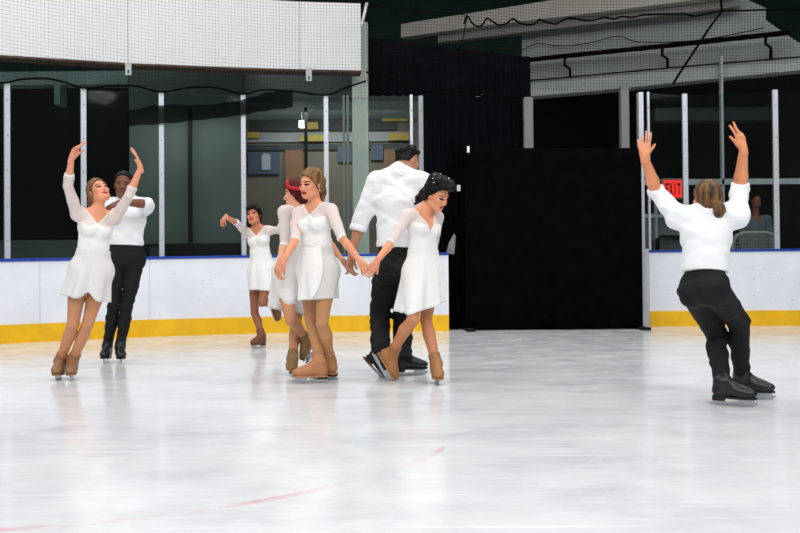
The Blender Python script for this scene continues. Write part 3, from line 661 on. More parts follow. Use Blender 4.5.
# ------------------------------------------------------------------ the rink
UP = V(0,0,1)
def ice_mat():
    m = bpy.data.materials.new('rink_ice'); m.use_nodes = True; nt = m.node_tree; N = nt.nodes; L = nt.links; b = N['Principled BSDF']
    tc = N.new('ShaderNodeTexCoord')
    def noise(scale, st, det=5, rough=.6, rot=0):
        mp = N.new('ShaderNodeMapping'); mp.inputs['Scale'].default_value = st; mp.inputs['Rotation'].default_value = (0,0,rot); L.new(tc.outputs['Object'], mp.inputs['Vector'])
        n = N.new('ShaderNodeTexNoise'); n.inputs['Scale'].default_value = scale; n.inputs['Detail'].default_value = det; n.inputs['Roughness'].default_value = rough; L.new(mp.outputs['Vector'], n.inputs['Vector']); return n.outputs['Fac']
    def ramp(s, a, b_, ca, cb):
        r = N.new('ShaderNodeValToRGB'); r.color_ramp.elements[0].position = a; r.color_ramp.elements[1].position = b_; r.color_ramp.elements[0].color = ca; r.color_ramp.elements[1].color = cb; L.new(s, r.inputs['Fac']); return r.outputs['Color']
    def mix(f, a, c, mode='MIX'):
        x = N.new('ShaderNodeMix'); x.data_type = 'RGBA'; x.blend_type = mode
        if isinstance(f, float): x.inputs['Factor'].default_value = f
        else: L.new(f, x.inputs['Factor'])
        for v, i in ((a, 'A'), (c, 'B')):
            s_ = [q for q in x.inputs if q.name == i and q.type == 'RGBA'][0]
            if isinstance(v, tuple): s_.default_value = v
            else: L.new(v, s_)
        return [q for q in x.outputs if q.type == 'RGBA'][0]
    g1 = ramp(noise(1.1, (.8,1.0,1), 7, .66), .34, .62, lin((206,208,212)), lin((231,232,234)))
    g2 = ramp(noise(2.4, (.8,1.3,1), 6, .68, .3), .42, .62, (0,0,0,1), (1,1,1,1))
    c = mix(g2, g1, lin((230,232,234)))
    sc1 = ramp(noise(9, (.10,2.6,1), 5, .65, .5), .59, .66, (0,0,0,1), (1,1,1,1)); sc2 = ramp(noise(10, (.09,2.4,1), 5, .65, -.6), .60, .67, (0,0,0,1), (1,1,1,1))
    c = mix(sc1, c, lin((243,243,244))); c = mix(sc2, c, lin((240,241,243)))
    snow = ramp(noise(34, (1,1.6,1), 3, .7), .70, .76, (0,0,0,1), (1,1,1,1)); c = mix(snow, c, lin((248,248,248)))
    # painted red circle line, worn
    sx = N.new('ShaderNodeSeparateXYZ'); L.new(tc.outputs['Object'], sx.inputs['Vector'])
    def mth(op, a, b_=None):
        q = N.new('ShaderNodeMath'); q.operation = op
        for i, v in enumerate((a, b_)):
            if v is None: continue
            if isinstance(v, (int, float)): q.inputs[i].default_value = v
            else: L.new(v, q.inputs[i])
        return q.outputs[0]
    dx = mth('SUBTRACT', sx.outputs['X'], RED[0]); dy = mth('SUBTRACT', sx.outputs['Y'], RED[1])
    dist = mth('SQRT', mth('ADD', mth('MULTIPLY', dx, dx), mth('MULTIPLY', dy, dy)))
    band = mth('SUBTRACT', 1.0, mth('DIVIDE', mth('ABSOLUTE', mth('SUBTRACT', dist, RED[2])), .028)); band = mth('MAXIMUM', band, 0.0); band = mth('MINIMUM', mth('MULTIPLY', band, 2.2), 1.0)
    wear = ramp(noise(1.7, (1,1,1), 6, .75), .42, .64, (.0,.0,.0,1), (.5,.5,.5,1))
    lim = mth('MULTIPLY', mth('LESS_THAN', sx.outputs['X'], .20), mth('LESS_THAN', sx.outputs['Y'], 4.2))
    rf = mth('MULTIPLY', mth('MULTIPLY', band, lim), wear)
    c = mix(rf, c, lin((222,96,108)))
    L.new(c, b.inputs['Base Color'])
    r = ramp(noise(3, (.8,1.2,1), 6, .7), .35, .68, (.07,.07,.07,1), (.26,.26,.26,1)); L.new(r, b.inputs['Roughness'])
    b.inputs['Specular IOR Level'].default_value = .42; b.inputs['IOR'].default_value = 1.31
    bp = N.new('ShaderNodeBump'); bp.inputs['Strength'].default_value = .06; bp.inputs['Distance'].default_value = .02
    L.new(noise(12, (.7,1.5,1), 4, .6), bp.inputs['Height']); L.new(bp.outputs['Normal'], b.inputs['Normal'])
    return m
_rp = np.array([gnd(*p)[:2] for p in [(2,531),(100,521.5),(225,505.5),(300,493),(360,480.5),(400,469.5),(430,454)]])
_A = np.c_[2*_rp, np.ones(len(_rp))]; _s = np.linalg.lstsq(_A, (_rp**2).sum(1), rcond=None)[0]
RED = (_s[0], _s[1], math.sqrt(_s[2]+_s[0]**2+_s[1]**2))
fl = MB(); fl.box(-12, 13, -7, 22, -.12, 0); fl.build('floor', ice_mat())['kind'] = 'structure'

WH = mat('white_board_plastic', (236,239,245), .32, .05, 3, spec=.4, c2=(228,232,240)); YE = mat('yellow_kick_plastic', (246,190,18), .4, .12, 6, spec=.4); BL = mat('blue_cap_rail', (22,68,170), .4, .15, 8)
AL = mat('brushed_aluminium', (196,200,208), .38, .12, 30, metal=.35, spec=.5); ALD = mat('dull_grey_metal', (120,124,128), .5, .15, 20, metal=.2); SCUFF = mat('black_puck_mark', (148,150,160), .6, .3, 40)
BK = mat('black_wall', (9,10,11), .8, .4, 2); BKG = mat('black_green_wall', (15,50,40), .8, .3, 2); CUR = mat('black_drape', (9,9,10), .95, .3, 6, spec=.02, sheen=.0, bump=.2, bscale=14)
NETM = mat('black_netting', (10,11,11), .8, .2, 10, spec=.08); CORD = mat('black_cord', (4,4,4), .8, .2, 20, spec=.05)
def glass_mat():
    m = bpy.data.materials.new('clear_rink_glass'); m.use_nodes = True; nt = m.node_tree; N = nt.nodes; L = nt.links
    for n in list(N): N.remove(n)
    o = N.new('ShaderNodeOutputMaterial'); t = N.new('ShaderNodeBsdfTransparent'); t.inputs[0].default_value = (.86,.90,.89,1); g = N.new('ShaderNodeBsdfGlossy'); g.inputs['Roughness'].default_value = .04
    d = N.new('ShaderNodeBsdfDiffuse'); nz = N.new('ShaderNodeTexNoise'); nz.inputs['Scale'].default_value = 1.5; rp_ = N.new('ShaderNodeValToRGB'); rp_.color_ramp.elements[0].color = (.0006,.0006,.0006,1); rp_.color_ramp.elements[1].color = (.004,.0046,.0044,1); L.new(nz.outputs['Fac'], rp_.inputs['Fac'])
    d.inputs[0].default_value = (.6,.7,.68,1)
    fr = N.new('ShaderNodeFresnel'); fr.inputs[0].default_value = 1.07; mx = N.new('ShaderNodeMixShader'); m2 = N.new('ShaderNodeMixShader')
    L.new(fr.outputs[0], mx.inputs[0]); L.new(t.outputs[0], mx.inputs[1]); L.new(g.outputs[0], mx.inputs[2]); L.new(rp_.outputs['Color'], m2.inputs[0]); L.new(mx.outputs[0], m2.inputs[1]); L.new(d.outputs[0], m2.inputs[2]); L.new(m2.outputs[0], o.inputs[0])
    return m
GL = glass_mat()

# boards: ground path and height read where they stand
LB = [(-260,369),(-170,358),(-90,350.5),(-40,347),(0,344),(40,341.9),(75,340.2),(112,338.5),(150,336.8),(185,335.6),(220,334.5),(255,333.5),(287,332.7),(330,332),(370,331.5),(410,331.2),(449,331)]
LT = [(-260,269),(-170,265),(-90,261.5),(0,259),(75,257.9),(150,256.8),(220,255.6),(287,254.8),(370,253.6),(450,252.6)]
RBp = [(650,326.4),(690,326.2),(725,326.0),(765,325.8),(800,325.7),(850,325.6),(920,325.6)]; RT = [(650,250.3),(725,249.5),(800,248.8),(920,247.6)]
def interp(x, tab): return float(np.interp(x, [t[0] for t in tab], [t[1] for t in tab]))
def boards(pts, top, name, label):
    path = [gnd(*p) for p in pts]; h = []
    for (px, py), g in zip(pts, path): h.append(at(px, interp(px, top), g[1])[2])
    h = np.array(h)
    e = MB(); e.wall(path, .0, h-.025, (0, .09)); r = e.build('rink_boards', WH, None, (0,0,0)); tag(r, label, 'rink boards')
    k = MB(); k.wall(path, 0.0, .235, (-.014, .0)); k.build('kickplate', YE, r)
    c = MB(); c.wall(path, h-.035, h, (-.02, .13)); c.build('cap_rail', BL, r, bevel=.006)
    mk = MB()
    for i in range(22 if name == 'L' else 50):
        j = rnd.randrange(len(path)-1); t = rnd.random(); p = path[j]*(1-t)+path[j+1]*t; tt = nrm((path[j+1]-path[j])[:3]*V(1,1,0)); nr = V(tt[1], -tt[0], 0)
        z = .27+rnd.random()**1.5*.6; a = rnd.uniform(-.5,.5); ax = tt*math.cos(a)+UP*math.sin(a); az = np.cross(ax, nr)
        mk.obox(p+nr*.0012+UP*z, ax, nr, az, rnd.uniform(.004,.022), .0008, rnd.uniform(.0015,.004))
    mo = mk.build('puck_marks', SCUFF, r); mo['kind'] = 'stuff'
    for j in range(2, len(path)-1, 3):
        s = MB(); p = path[j]; tt = nrm((path[j+1]-path[j-1])*V(1,1,0)); nr = V(tt[1], -tt[0], 0); s.obox(p+nr*.0006+UP*(h[j]/2+.1), tt, nr, UP, .003, .0012, h[j]/2-.14); s.build('panel_seam', mat('seam_grey', (190,194,202), .5), r)
    return r, path, h
bl, pl, hl = boards(LB, LT, 'L', 'long white rink boards with yellow kickplate curving behind the left skaters')
br, pr_, hr_ = boards(RBp, RT, 'R', 'white scuffed rink boards with yellow kickplate behind the kneeling skater at the right')
def along(px, pts, path, tabtop, back=.05):
    """point on the boards' top at a picture column: found by following the board path"""
    xs = [proj(p)[0] for p in path]; px0 = px
    for _ in range(3):
        g = np.array([np.interp(px, xs, [p[i] for p in path]) for i in range(3)]); e = np.array([np.interp(px+4, xs, [p[i] for p in path]) for i in range(3)])-np.array([np.interp(px-4, xs, [p[i] for p in path]) for i in range(3)]); t = nrm(e*V(1,1,0)); q = g+V(-t[1], t[0], 0)*back
        z = at(px0, interp(px0, tabtop), q[1])[2]; px -= proj(V(q[0], q[1], z+.9))[0]-px0-(.0085*60 if False else 0)
    g = np.array([np.interp(px, xs, [p[i] for p in path]) for i in range(3)])
    e = np.array([np.interp(px+4, xs, [p[i] for p in path]) for i in range(3)])-np.array([np.interp(px-4, xs, [p[i] for p in path]) for i in range(3)]); t = nrm(e*V(1,1,0)); nr = V(-t[1], t[0], 0)
    g = g+nr*back; z = at(px0, interp(px0, tabtop), g[1])[2]; return g, t, nr, z
# glass supports and panes
posts_l = [(-72,79),(7,83),(83.5,88),(161.5,92),(243.5,95),(326.5,96)]
names_l = ['grey aluminium glass post left of the picture edge','grey glass post nearest the left edge of the photo','grey glass post behind the raised right hand of the leftmost woman','grey glass post standing right of the man with folded arm','grey glass post behind the woman balancing on one leg','grey glass post just right of the blonde head']
tops = []
def post(px, py, pts, path, tab, label, w=.034, m=AL, back=.05, group='posts holding the rink glass'):
    g, t, nr, z = along(px, pts, path, tab, back); zt = at(px, py, g[1])[2]
    r = MB(); r.obox(V(g[0], g[1], (z+zt)/2), t, nr, UP, w, .03, (zt-z)/2); o = r.build('glass_post', m, None, (g[0], g[1], z), bevel=.004); tag(o, label, 'post', group)
    b = MB()
    for i in range(5): b.obox(V(g[0], g[1], z+(zt-z)*(.1+.2*i))-nr*.031, t, nr, UP, .008, .003, .008)
    bo = b.build('bolts', ALD, o, (g[0], g[1], z)); bo['kind'] = 'stuff'
    return g, t, nr, z, zt
PL = [post(px, py, LB, pl, LT, lab) for (px, py), lab in zip(posts_l, names_l)]
PL.append(post(412, 95, LB, pl, LT, 'slim bright glass post beside the head of the tall man', .022))
post(421.5, 96, LB, pl, LT, 'dull grey post to the right of the slim bright one by the tall man', .034, mat('grey_post', (150,154,160), .5, metal=.2), .02)
PR = [post(649, 92, RBp, pr_, RT, 'slim glass post close to the raised left hand of the right skater', .018),
      post(685.5, 94, RBp, pr_, RT, 'grey glass post directly right of the exit sign', .038), post(776, 90, RBp, pr_, RT, 'grey glass post nearest the right edge of the photo', .038), post(868, 88, RBp, pr_, RT, 'grey aluminium glass post right of the picture edge', .038)]
def pane(a, b, label):
    g = MB(); p, q = a[0], b[0]; t = nrm(q-p); p = p+t*.040; q = q-t*.040; nr = V(-t[1], t[0], 0); L_ = np.linalg.norm((q-p)[:2]); vs = [p+nr*.006, q+nr*.006]
    z0 = (a[3]+b[3])/2-.02; g.add([V(p[0],p[1],a[3]+.012)-nr*.006, V(q[0],q[1],b[3]+.012)-nr*.006, V(q[0],q[1],b[4]-.02)-nr*.006, V(p[0],p[1],a[4]-.02)-nr*.006, V(p[0],p[1],a[3]+.012)+nr*.006, V(q[0],q[1],b[3]+.012)+nr*.006, V(q[0],q[1],b[4]-.02)+nr*.006, V(p[0],p[1],a[4]-.02)+nr*.006],
        [(0,1,2,3),(4,7,6,5),(0,4,5,1),(1,5,6,2),(2,6,7,3),(3,7,4,0)])
    o = g.build('glass_barrier', GL, None, p*V(1,1,0)); tag(o, label, 'glass', 'clear panes above the boards')
for i, lab in enumerate(['clear rink glass pane at the left picture edge','clear rink glass pane behind the leftmost woman','clear rink glass pane behind the man with folded arm','clear rink glass pane left of the woman on one leg','clear rink glass pane behind the red haired and blonde women','clear rink glass pane in front of the pale column']):
    pane(PL[i], PL[i+1], lab)
for i, lab in enumerate(['narrow clear rink glass pane in front of the exit sign','clear rink glass pane behind the head and right arm of the right skater','clear rink glass pane at the right picture edge']): pane(PR[i], PR[i+1], lab)

# safety nets: real strands
def cat(a, b, n, sag):
    return [np.asarray(a)*(1-t)+np.asarray(b)*t-UP*sag*4*t*(1-t) for t in np.linspace(0, 1, n)]
def net(path, z0f, z1, name, label, cell=.046, r=.0024):
    L_ = [0]
    for a, b in zip(path, path[1:]): L_.append(L_[-1]+np.linalg.norm((b-a)[:2]))
    L_ = np.array(L_); P2 = np.array([p[:2] for p in path]); mb = MB(); s = 0.0; n = int(L_[-1]/cell)
    P_at = lambda s: V(np.interp(s, L_, P2[:,0]), np.interp(s, L_, P2[:,1]), 0)
    for i in range(n+1):
        p = P_at(i*cell); zz = z0f(i*cell/L_[-1]); a = i*1.7
        q = [(p+V(r*math.cos(k*2.094+.5), r*math.sin(k*2.094+.5), 0)) for k in range(3)]
        mb.add([v+UP*zz for v in q]+[v+UP*z1 for v in q], [(0,1,4,3),(1,2,5,4),(2,0,3,5)])
    z = z1; zmin = min(z0f(t) for t in np.linspace(0,1,30)); segs = np.linspace(0, L_[-1], 41)
    while z > zmin:
        for a, b in zip(segs, segs[1:]):
            if z < z0f((a+b)/2/L_[-1]): continue
            p, q = P_at(a), P_at(b); d = nrm(q-p); nn = V(-d[1], d[0], 0); o1 = [UP*r, nn*r*.87-UP*r*.5, -nn*r*.87-UP*r*.5]
            mb.add([p+UP*z+w for w in o1]+[q+UP*z+w for w in o1], [(0,1,4,3),(1,2,5,4),(2,0,3,5)])
        z -= cell
    o = mb.build('safety_net', NETM, None, (0,0,0), fix=False); tag(o, label, 'net'); return o
nl = [along(px, LB, pl, LT, .13)[0] for px in (-85,-40,0,40,83,120,161,200,243,285,326,368)]
zl = PL[3][4]
n1 = net(nl, lambda t: zl-.03+.05*math.sin(t*21), 5.6, 'L', 'fine black safety net hanging in front of the white fascia at the left', r=.0014)
nr_pts = [along(368, LB, pl, LT, .13)[0], V(1.1, 12.0, 0), V(2.6, 12.45, 0)]+[along(px, RBp, pr_, RT, .13)[0] for px in (660,700,776,868)]
zr = PR[2][4]
n2 = net(nr_pts, lambda t: zr+.02, 5.9, 'R', 'fine black safety net hanging over the dark right half of the rink')
def cord(name, pts, r, label, cat_='cord', m=CORD, group=None):
    mb = MB(); mb.tube(pts, r, 6); o = mb.build(name, m, None, pts[0]*V(1,1,0)); tag(o, label, cat_, group); return o
def px_path(pp, depth): return [at(x, y, depth(x) if callable(depth) else depth) for x, y in pp]
dl = lambda x: along(min(max(x, -85), 440), LB, pl, LT, -.03)[0][1]
dr = lambda x: float(np.interp(x, [p_[0] for p_ in [(368,0),(470,0),(600,0),(660,0),(870,0)]], [11.75, 12.0, 12.45, along(660, RBp, pr_, RT, .17)[0][1], along(866, RBp, pr_, RT, .17)[0][1]]))-.16
def smoothpath(pp, n=60):
    pp = np.array(pp, float); t = np.linspace(0, len(pp)-1, n); i = np.clip(t.astype(int), 0, len(pp)-2); f = t-i; out = []
    for a, b in zip(i, f):
        p0, p1, p2, p3 = pp[max(a-1,0)], pp[a], pp[a+1], pp[min(a+2,len(pp)-1)]
        out.append(.5*((2*p1)+(-p0+p2)*b+(2*p0-5*p1+4*p2-p3)*b*b+(-p0+3*p1-3*p2+p3)*b**3))
    return [tuple(p) for p in out]
cord('net_cord', px_path(smoothpath([(-40,80),(2,83),(20,79.5),(45,78.5),(64,82),(83,88),(110,86),(135,86),(161,92),(190,87.5),(218,88),(243,94),(262,90),(290,91),(326,95),(345,88),(366,81)], 120), dl), .013, 'slack black net cord draped along the tops of the left glass')
def bunch(name, up, lo, label):
    a = px_path(smoothpath(up, 40), dl); b = px_path(smoothpath(lo, 40), dl); mb = MB(); vs = []
    for i in range(40):
        for k in range(12):
            q = 2*math.pi*k/12; c = (a[i]+b[i])/2; h = np.linalg.norm(a[i]-b[i])/2; vs.append(c+UP*math.cos(q)*h*(1+.06*math.sin(i*1.3+k))+V(0,1,0)*math.sin(q)*.05)
    fs = [(i*12+k, i*12+(k+1)%12, i*12+12+(k+1)%12, i*12+12+k) for i in range(39) for k in range(12)]
    mb.add(vs, fs, True); o = mb.build(name, mat('gathered_netting', (5,8,8), .9, .4, 8, alpha=.62, spec=.03), None, a[0]*V(1,1,0)); tag(o, label, 'netting')
bunch('gathered_net', [(128,111),(160,105),(200,105),(235,101),(262,94.5),(285,93)], [(128,126),(160,124),(200,120),(240,115.5),(275,108),(300,104)], 'gathered fold of black netting sagging behind the left glass posts')

# white fascia of the upper deck, left
FW = mat('white_fascia_panel', (238,238,238), .6, .03, 2)
fz = [(0,55,11.15),(128,63.2,11.95),(250,68,12.45),(300,69.3,12.6),(361,70.5,12.72)]
fb = [at(x, y, d+.55) for x, y, d in fz]; ft_ = at(361, 3.5, fz[-1][2]+.55)[2]; z0 = [p[2] for p in fb]
fb0 = at(-240, 36, 9.9); path = [V(fb0[0], fb0[1], 0)]+[V(p[0], p[1], 0) for p in fb]; z0 = [fb0[2]]+z0; zm = float(np.mean(z0))
fa = MB(); fa.wall(path, z0, ft_, (0, .25)); fo = fa.build('upper_deck_fascia', FW, None, (0,0,0)); tag(fo, 'broad white fascia of the upper deck behind netting at the top left', 'fascia')
tr_ = MB(); tr_.wall(path, [z-.035 for z in z0], [z for z in z0], (-.01, .26)); tr_.build('rusty_edge', mat('rusty_edge', (96,74,62), .8, .5, 14), fo)
for j in (2, 4):
    s = MB(); p = path[j]; s.obox(p-V(0,.003,0)+UP*(z0[j]+ft_)/2, V(1,0,0), V(0,1,0), UP, .008, .006, (ft_-z0[j])/2); s.build('panel_seam', mat('fascia_seam', (205,206,206), .6), fo)
for (x, y0, y1, lab) in ((128.5,63,75,'small white placard hanging under the fascia above the left couple'), (309,68,81,'small white placard hanging under the fascia above the blonde woman')):
    d = float(np.interp(x, [q[0] for q in fz], [q[2] for q in fz]))+.5; a = at(x-3, y0, d); b = at(x+3, y1, d); t = MB(); t.box(a[0], b[0], a[1]-.01, a[1]+.01, b[2], a[2]); o = t.build('hanging_placard', mat('placard_white', (200,204,204), .6), None, V(a[0], a[1], b[2])); tag(o, lab, 'placard')
    m_ = MB(); c = (a+b)/2; m_.box(c[0]-.012, c[0]+.012, a[1]-.014, a[1]-.008, b[2]+.03, b[2]+.07); m_.build('dark_mark', BK, o, V(a[0], a[1], b[2]))
a = at(361, 22, 12.9); b = at(368, 3, 12.9); t = MB(); t.tube([at(361.5, 26, 12.95), at(367, 3, 12.95)], .025, 6); tag(t.build('fascia_brace', FW, None, at(361,26,12.95)), 'short white brace sticking up at the right end of the fascia', 'brace')

# pale column and frame behind the glass
def col(name, x0, x1, yt, d, m, label, depth=.25, cat_='column', yb=None):
    a = at(x0, yt, d); b = at(x1, yt, d); o = MB(); zb = 0 if yb is None else at(x0, yb, d)[2]; o.box(a[0], b[0], d, d+depth, zb, a[2]); ob = o.build(name, m, None, (a[0], d, zb), bevel=.005); tag(ob, label, cat_); return ob
COLM = mat('pale_green_paint', (196,206,196), .5, .12, 4)
cc = col('pale_column', 351.5, 367.5, 22, 13.7, COLM, 'tall pale green painted column behind the glass left of the tall man')
for xx in (343.5, 347.5):
    col('window_frame_bar', xx-1.1, xx+1.1, 95, 13.1, mat('frame_grey', (128,138,130), .5), 'narrow grey frame bar %s left of the pale column' % ('farther' if xx < 345 else 'immediately'), .05, 'frame bar')

# ---- rooms behind the left glass
def wallbox(name, x0, x1, y0, y1, z0, z1, m, kind='structure', label=None, cat_=None):
    o = MB(); o.box(x0, x1, y0, y1, z0, z1); ob = o.build(name, m); 
    if kind: ob['kind'] = kind
    if label: tag(ob, label, cat_)
    return ob
wallbox('wall_back', -16, 18, 19.0, 19.3, 0, 5.5, BK); wallbox('wall_upper', -16, 18, 18.9, 19.3, 5.5, 9, BKG); wallbox('wall_left', -16.3, -16, -8, 19.3, 0, 9, BK); wallbox('wall_right', 18, 18.3, -8, 19.3, 0, 9, BK); wallbox('wall_front', -16, 18, -8.3, -8, 0, 9, mat('front_wall_grey', (44,46,48), .8)); wallbox('ceiling', -16.3, 18.3, -8.3, 19.3, 9, 9.3, mat('ceiling_grey', (40,42,44), .8))
GW = mat('grey_green_wall', (80,93,89), .7, .18, 1.2); LW = mat('lobby_tan_wall', (104,98,84), .7, .2, 1.0, c2=(84,80,70)); GRB = mat('grey_band', (128,132,134), .6, .15, 3); YB = mat('yellow_band', (158,138,60), .6, .25, 5); BRN = mat('brown_door_wood', (118,84,58), .6, .2, 4); DKB = mat('dark_duct', (44,48,52), .6, .2, 4); BLS = mat('slate_sign', (62,72,90), .6, .12, 4)
def slab(name, x0, x1, y0, y1, d, m, label, cat_, depth=.06, parent=None):
    a = at(x0, y0, d); b = at(x1, y1, d); o = MB(); b[2] = 0 if y1 > 243 and parent is None and 'panel' not in name else b[2]; o.box(a[0], b[0], d, d+depth, b[2], a[2]); ob = o.build(name, m, parent, (0,0,0) if parent else ((a[0]+b[0])/2, d, b[2]), bevel=0)
    if not parent: tag(ob, label, cat_)
    return ob
slab('grey_partition', 129, 244, 60, 290, 14.2, GW, 'dull grey green partition wall behind the glass left of the woman on one leg', 'partition', .1)
slab('dark_post', 187.5, 192, 108, 280, 14.0, BK, 'thin black upright post in front of the grey green partition', 'post')
slab('dark_rail', 128, 244, 244, 249, 13.9, BK, 'low black rail just above the boards in front of the partition', 'rail')
slab('low_wall', -60, 128, 241, 290, 14.2, mat('low_wall_grey', (58,66,66), .7, .2, 2), 'low grey wall in the dark behind the leftmost woman', 'low wall', .1)
slab('dark_bench', 150, 163, 247, 262, 13.6, DKB, 'small dark box behind the boards right of the man with folded arm', 'box', .3)
for (x0, x1, y0, y1, lab) in ((-30,128,72,84,'grey green ceiling duct under the left part of the fascia'), (54,60,84,104,'short grey drop bar hanging under the duct above the leftmost woman')):
    slab('ceiling_duct' if x1-x0 > 20 else 'drop_bar', x0, x1, y0, y1, 14.6, mat('dim_duct', (104,132,126), .6, .3, 2), lab, 'duct' if x1-x0 > 20 else 'bar', .3)
op = slab('ceiling_lobby', 129, 420, 73, 101, 14.5, mat('reflection_grey', (140,152,148), .7, .15, 2), None, None, 1.75); op['kind'] = 'structure'  # panel colour lifted to stand for grey-green reflections in the glass
lob = slab('wall_lobby', 244, 424, 96, 320, 16.2, LW, None, None, .1); lob['kind'] = 'structure'
slab('grey_shelf', 246, 412, 133, 141, 16.14, GRB, 'upper pale grey band across the lobby above the slate sign', 'band'); slab('grey_shelf', 246, 412, 108, 118, 16.14, GRB, 'topmost grey band across the lobby under the overhead panel', 'band'); slab('dark_duct', 250, 396, 121, 130, 16.14, DKB, 'dark horizontal duct across the lobby between two grey bands', 'duct')
slab('grey_shelf', 246, 412, 145, 149, 16.14, DKB, 'thin dark strip across the lobby just above the slate sign', 'band')
for (x0, x1, y0, y1, lab) in ((247,259,132,138,'small yellow block at the left end of the lobby bands'), (300,326,135,141,'yellow block on the lobby bands above the blonde head'), (301,318,122,129,'small yellow chevron block over the one above the blonde head'), (388,409,133,140,'yellow block on the lobby bands above the tall man'), (382,408,115,121,'yellow striped block at the top right of the lobby')):
    slab('yellow_block', x0, x1, y0, y1, 16.07, YB, lab, 'block')
slab('brown_door', 384, 412, 149, 262, 16.13, BRN, 'brown wooden lobby door behind the tall man', 'door'); slab('brown_panel', 285, 303, 150, 200, 16.13, BRN, 'narrow brown wooden panel above the red haired woman', 'panel')
sg = slab('slate_sign', 248, 279, 152, 174, 16.13, BLS, 'slate blue sign with a white shirt emblem behind the woman on one leg', 'sign')
em = MB(); c = at(266, 163, 16.11); em.prism([(-.09,.15),(-.04,.19),(.04,.19),(.09,.15),(.085,-.14),(-.085,-.14)], c, V(1,0,0), V(0,1,0), UP, -.01, .02); em.build('shirt_emblem', mat('emblem_grey', (140,148,158), .6), sg, V((at(248,152,16.13)[0]+at(279,174,16.13)[0])/2, 16.13, at(279,174,16.13)[2]))
slab('notice_board', 371, 383, 145, 160, 16.13, BLS, 'small slate notice board left of the head of the tall man', 'notice board'); slab('notice_board', 338, 352, 146, 162, 16.13, BLS, 'small slate notice board left of the pale column', 'notice board')
slab('dark_lobby_post', 304, 308, 100, 258, 15.0, BK, 'dark upright lobby post behind the hair of the blonde woman', 'post')
def lamp(x, y, w, d, label):
    p = at(x, y, d); h = MB(); h.box(p[0]-w, p[0]+w, d, d+.12, p[2]-.02, p[2]+.08); o = h.build('lobby_lamp', mat('lamp_housing', (200,200,200), .5), None, (p[0], d, p[2])); tag(o, label, 'lamp', 'small lobby lamps')
    zc = at(300, 101, 14.5)[2]; e = MB(); e.tube([V(p[0], d+.06, p[2]+.07), V(p[0], d+.06, max(zc, p[2]+.1))], .008, 6); e.build('lamp_stem', ALD, o, (p[0], d, p[2]))
    e = MB(); e.box(p[0]-w*.95, p[0]+w*.95, d-.01, d+.10, p[2]-.045, p[2]-.015); e.build('lamp_tube', EM, o, (p[0], d, p[2]))
EM = mat('lamp_glow', (255,255,250), .5, 0, emit=9.0)
lamp(301.5, 124.5, .05, 15.2, 'small glowing lobby lamp above the blonde woman'); lamp(379.5, 106, .02, 15.2, 'tiny glowing lobby lamp left of the long one above the tall man'); lamp(392, 106.5, .10, 15.2, 'long glowing lobby lamp above the tall man')

# ---- black hanging drapes left of the backdrop, and the backdrop
def drape(name, x0, x1, yt, yb, d, label, n=10, amp=.035, m=CUR, top=None, cat_='drape'):
    a = at(x0, yt, d); b = at(x1, yt, d); zb = max(.0, at(x0, yb, d)[2]) if yb else 0.01; N_ = max(60, n*10); vs = []; fs = []
    za, zb2 = a[2], (at(x1, top, d)[2] if top else b[2])
    for j in range(15):
        for i in range(N_+1):
            t = i/N_; s = j/14; x = a[0]+(b[0]-a[0])*t; f = amp*(.35+.65*s)*(math.sin(t*n*6.283+.8*math.sin(t*9)+.3*s)+.4*math.sin(t*n*14+1+s))
            zt = za+(zb2-za)*t; vs.append((x, d+f, zt+(zb-zt)*s))
    for j in range(14):
        for i in range(N_): fs.append((j*(N_+1)+i, j*(N_+1)+i+1, (j+1)*(N_+1)+i+1, (j+1)*(N_+1)+i))
    o = link(name, np_mesh(name, np.array(vs)-V(a[0], d, zb), fs), m, None, (a[0], d, zb)); so = o.modifiers.new('solid', 'SOLIDIFY'); so.thickness = .006
    tag(o, label, cat_); return o
DRK = mat('charcoal_drape', (20,19,24), .95, .25, 3, spec=.02)
drape('hanging_drape', 424, 530, 45, None, 13.9, 'dark charcoal drape hanging behind the bowed woman', 12, .05, DRK, top=57)
drape('dark_valance', 367, 424, 37, 96, 13.9, 'dark charcoal valance hanging above the lobby glass by the tall man', 6, .03, DRK, top=45)
drape('side_drape', 447, 474, 150, None, 11.98, 'narrow black drape with folds at the left side of the black backdrop', 5, .04)
bd = drape('black_backdrop', 464, 641, 148, None, 11.72, 'big plain black cloth backdrop standing on the ice between the boards', 5, .012, cat_='backdrop')
q0, q1 = at(464, 149, 11.8), at(641, 149, 11.8); fr_ = MB(); q0[0] += .05; q1[0] -= .05; fr_.tube([V(q0[0],11.8,q0[2]-.05), V(q1[0],11.8,q1[2]-.05)], .02, 8)
for q in (q0, q1): fr_.tube([V(q[0],11.8,0), V(q[0],11.8,q[2]-.03)], .02, 8)
bo = bd.location; fr_.build('support_frame', BK, bd, tuple(bo))
for q in (q0, q1):
    s = MB(); s.obox(V(q[0], 11.66, q[2]-.03), V(1,0,0), V(0,1,0), UP, .018, .02, .045); s.build('white_clip', FW, bd, tuple(bo))
    s = MB(); s.obox(V(q[0], 11.75, .02), V(1,0,0), V(0,1,0), UP, .06, .3, .02); s.build('foot_plate', BK, bd, tuple(bo))
slab('white_patch', 457, 460.5, 185, 191, 11.9, FW, 'little white patch on the side drape behind the black updo', 'tag', .015)  # small plain white patch at the side drape
w_ = MB(); c = at(452, 243, 11.8); w_.add([c+V(-.09,0,-.15), c+V(.03,-.04,-.17), c+V(.06,0,.10), c+V(.03,-.05,.14), c+V(-.05,-.06,0)], [(0,1,4),(1,2,3,4),(0,4,3),(0,3,2,1)]); tag(w_.build('crumpled_cloth', mat('pale_cloth', (140,140,142), .8), None, c), 'crumpled pale cloth tucked in the side drape behind the bowed woman', 'cloth')
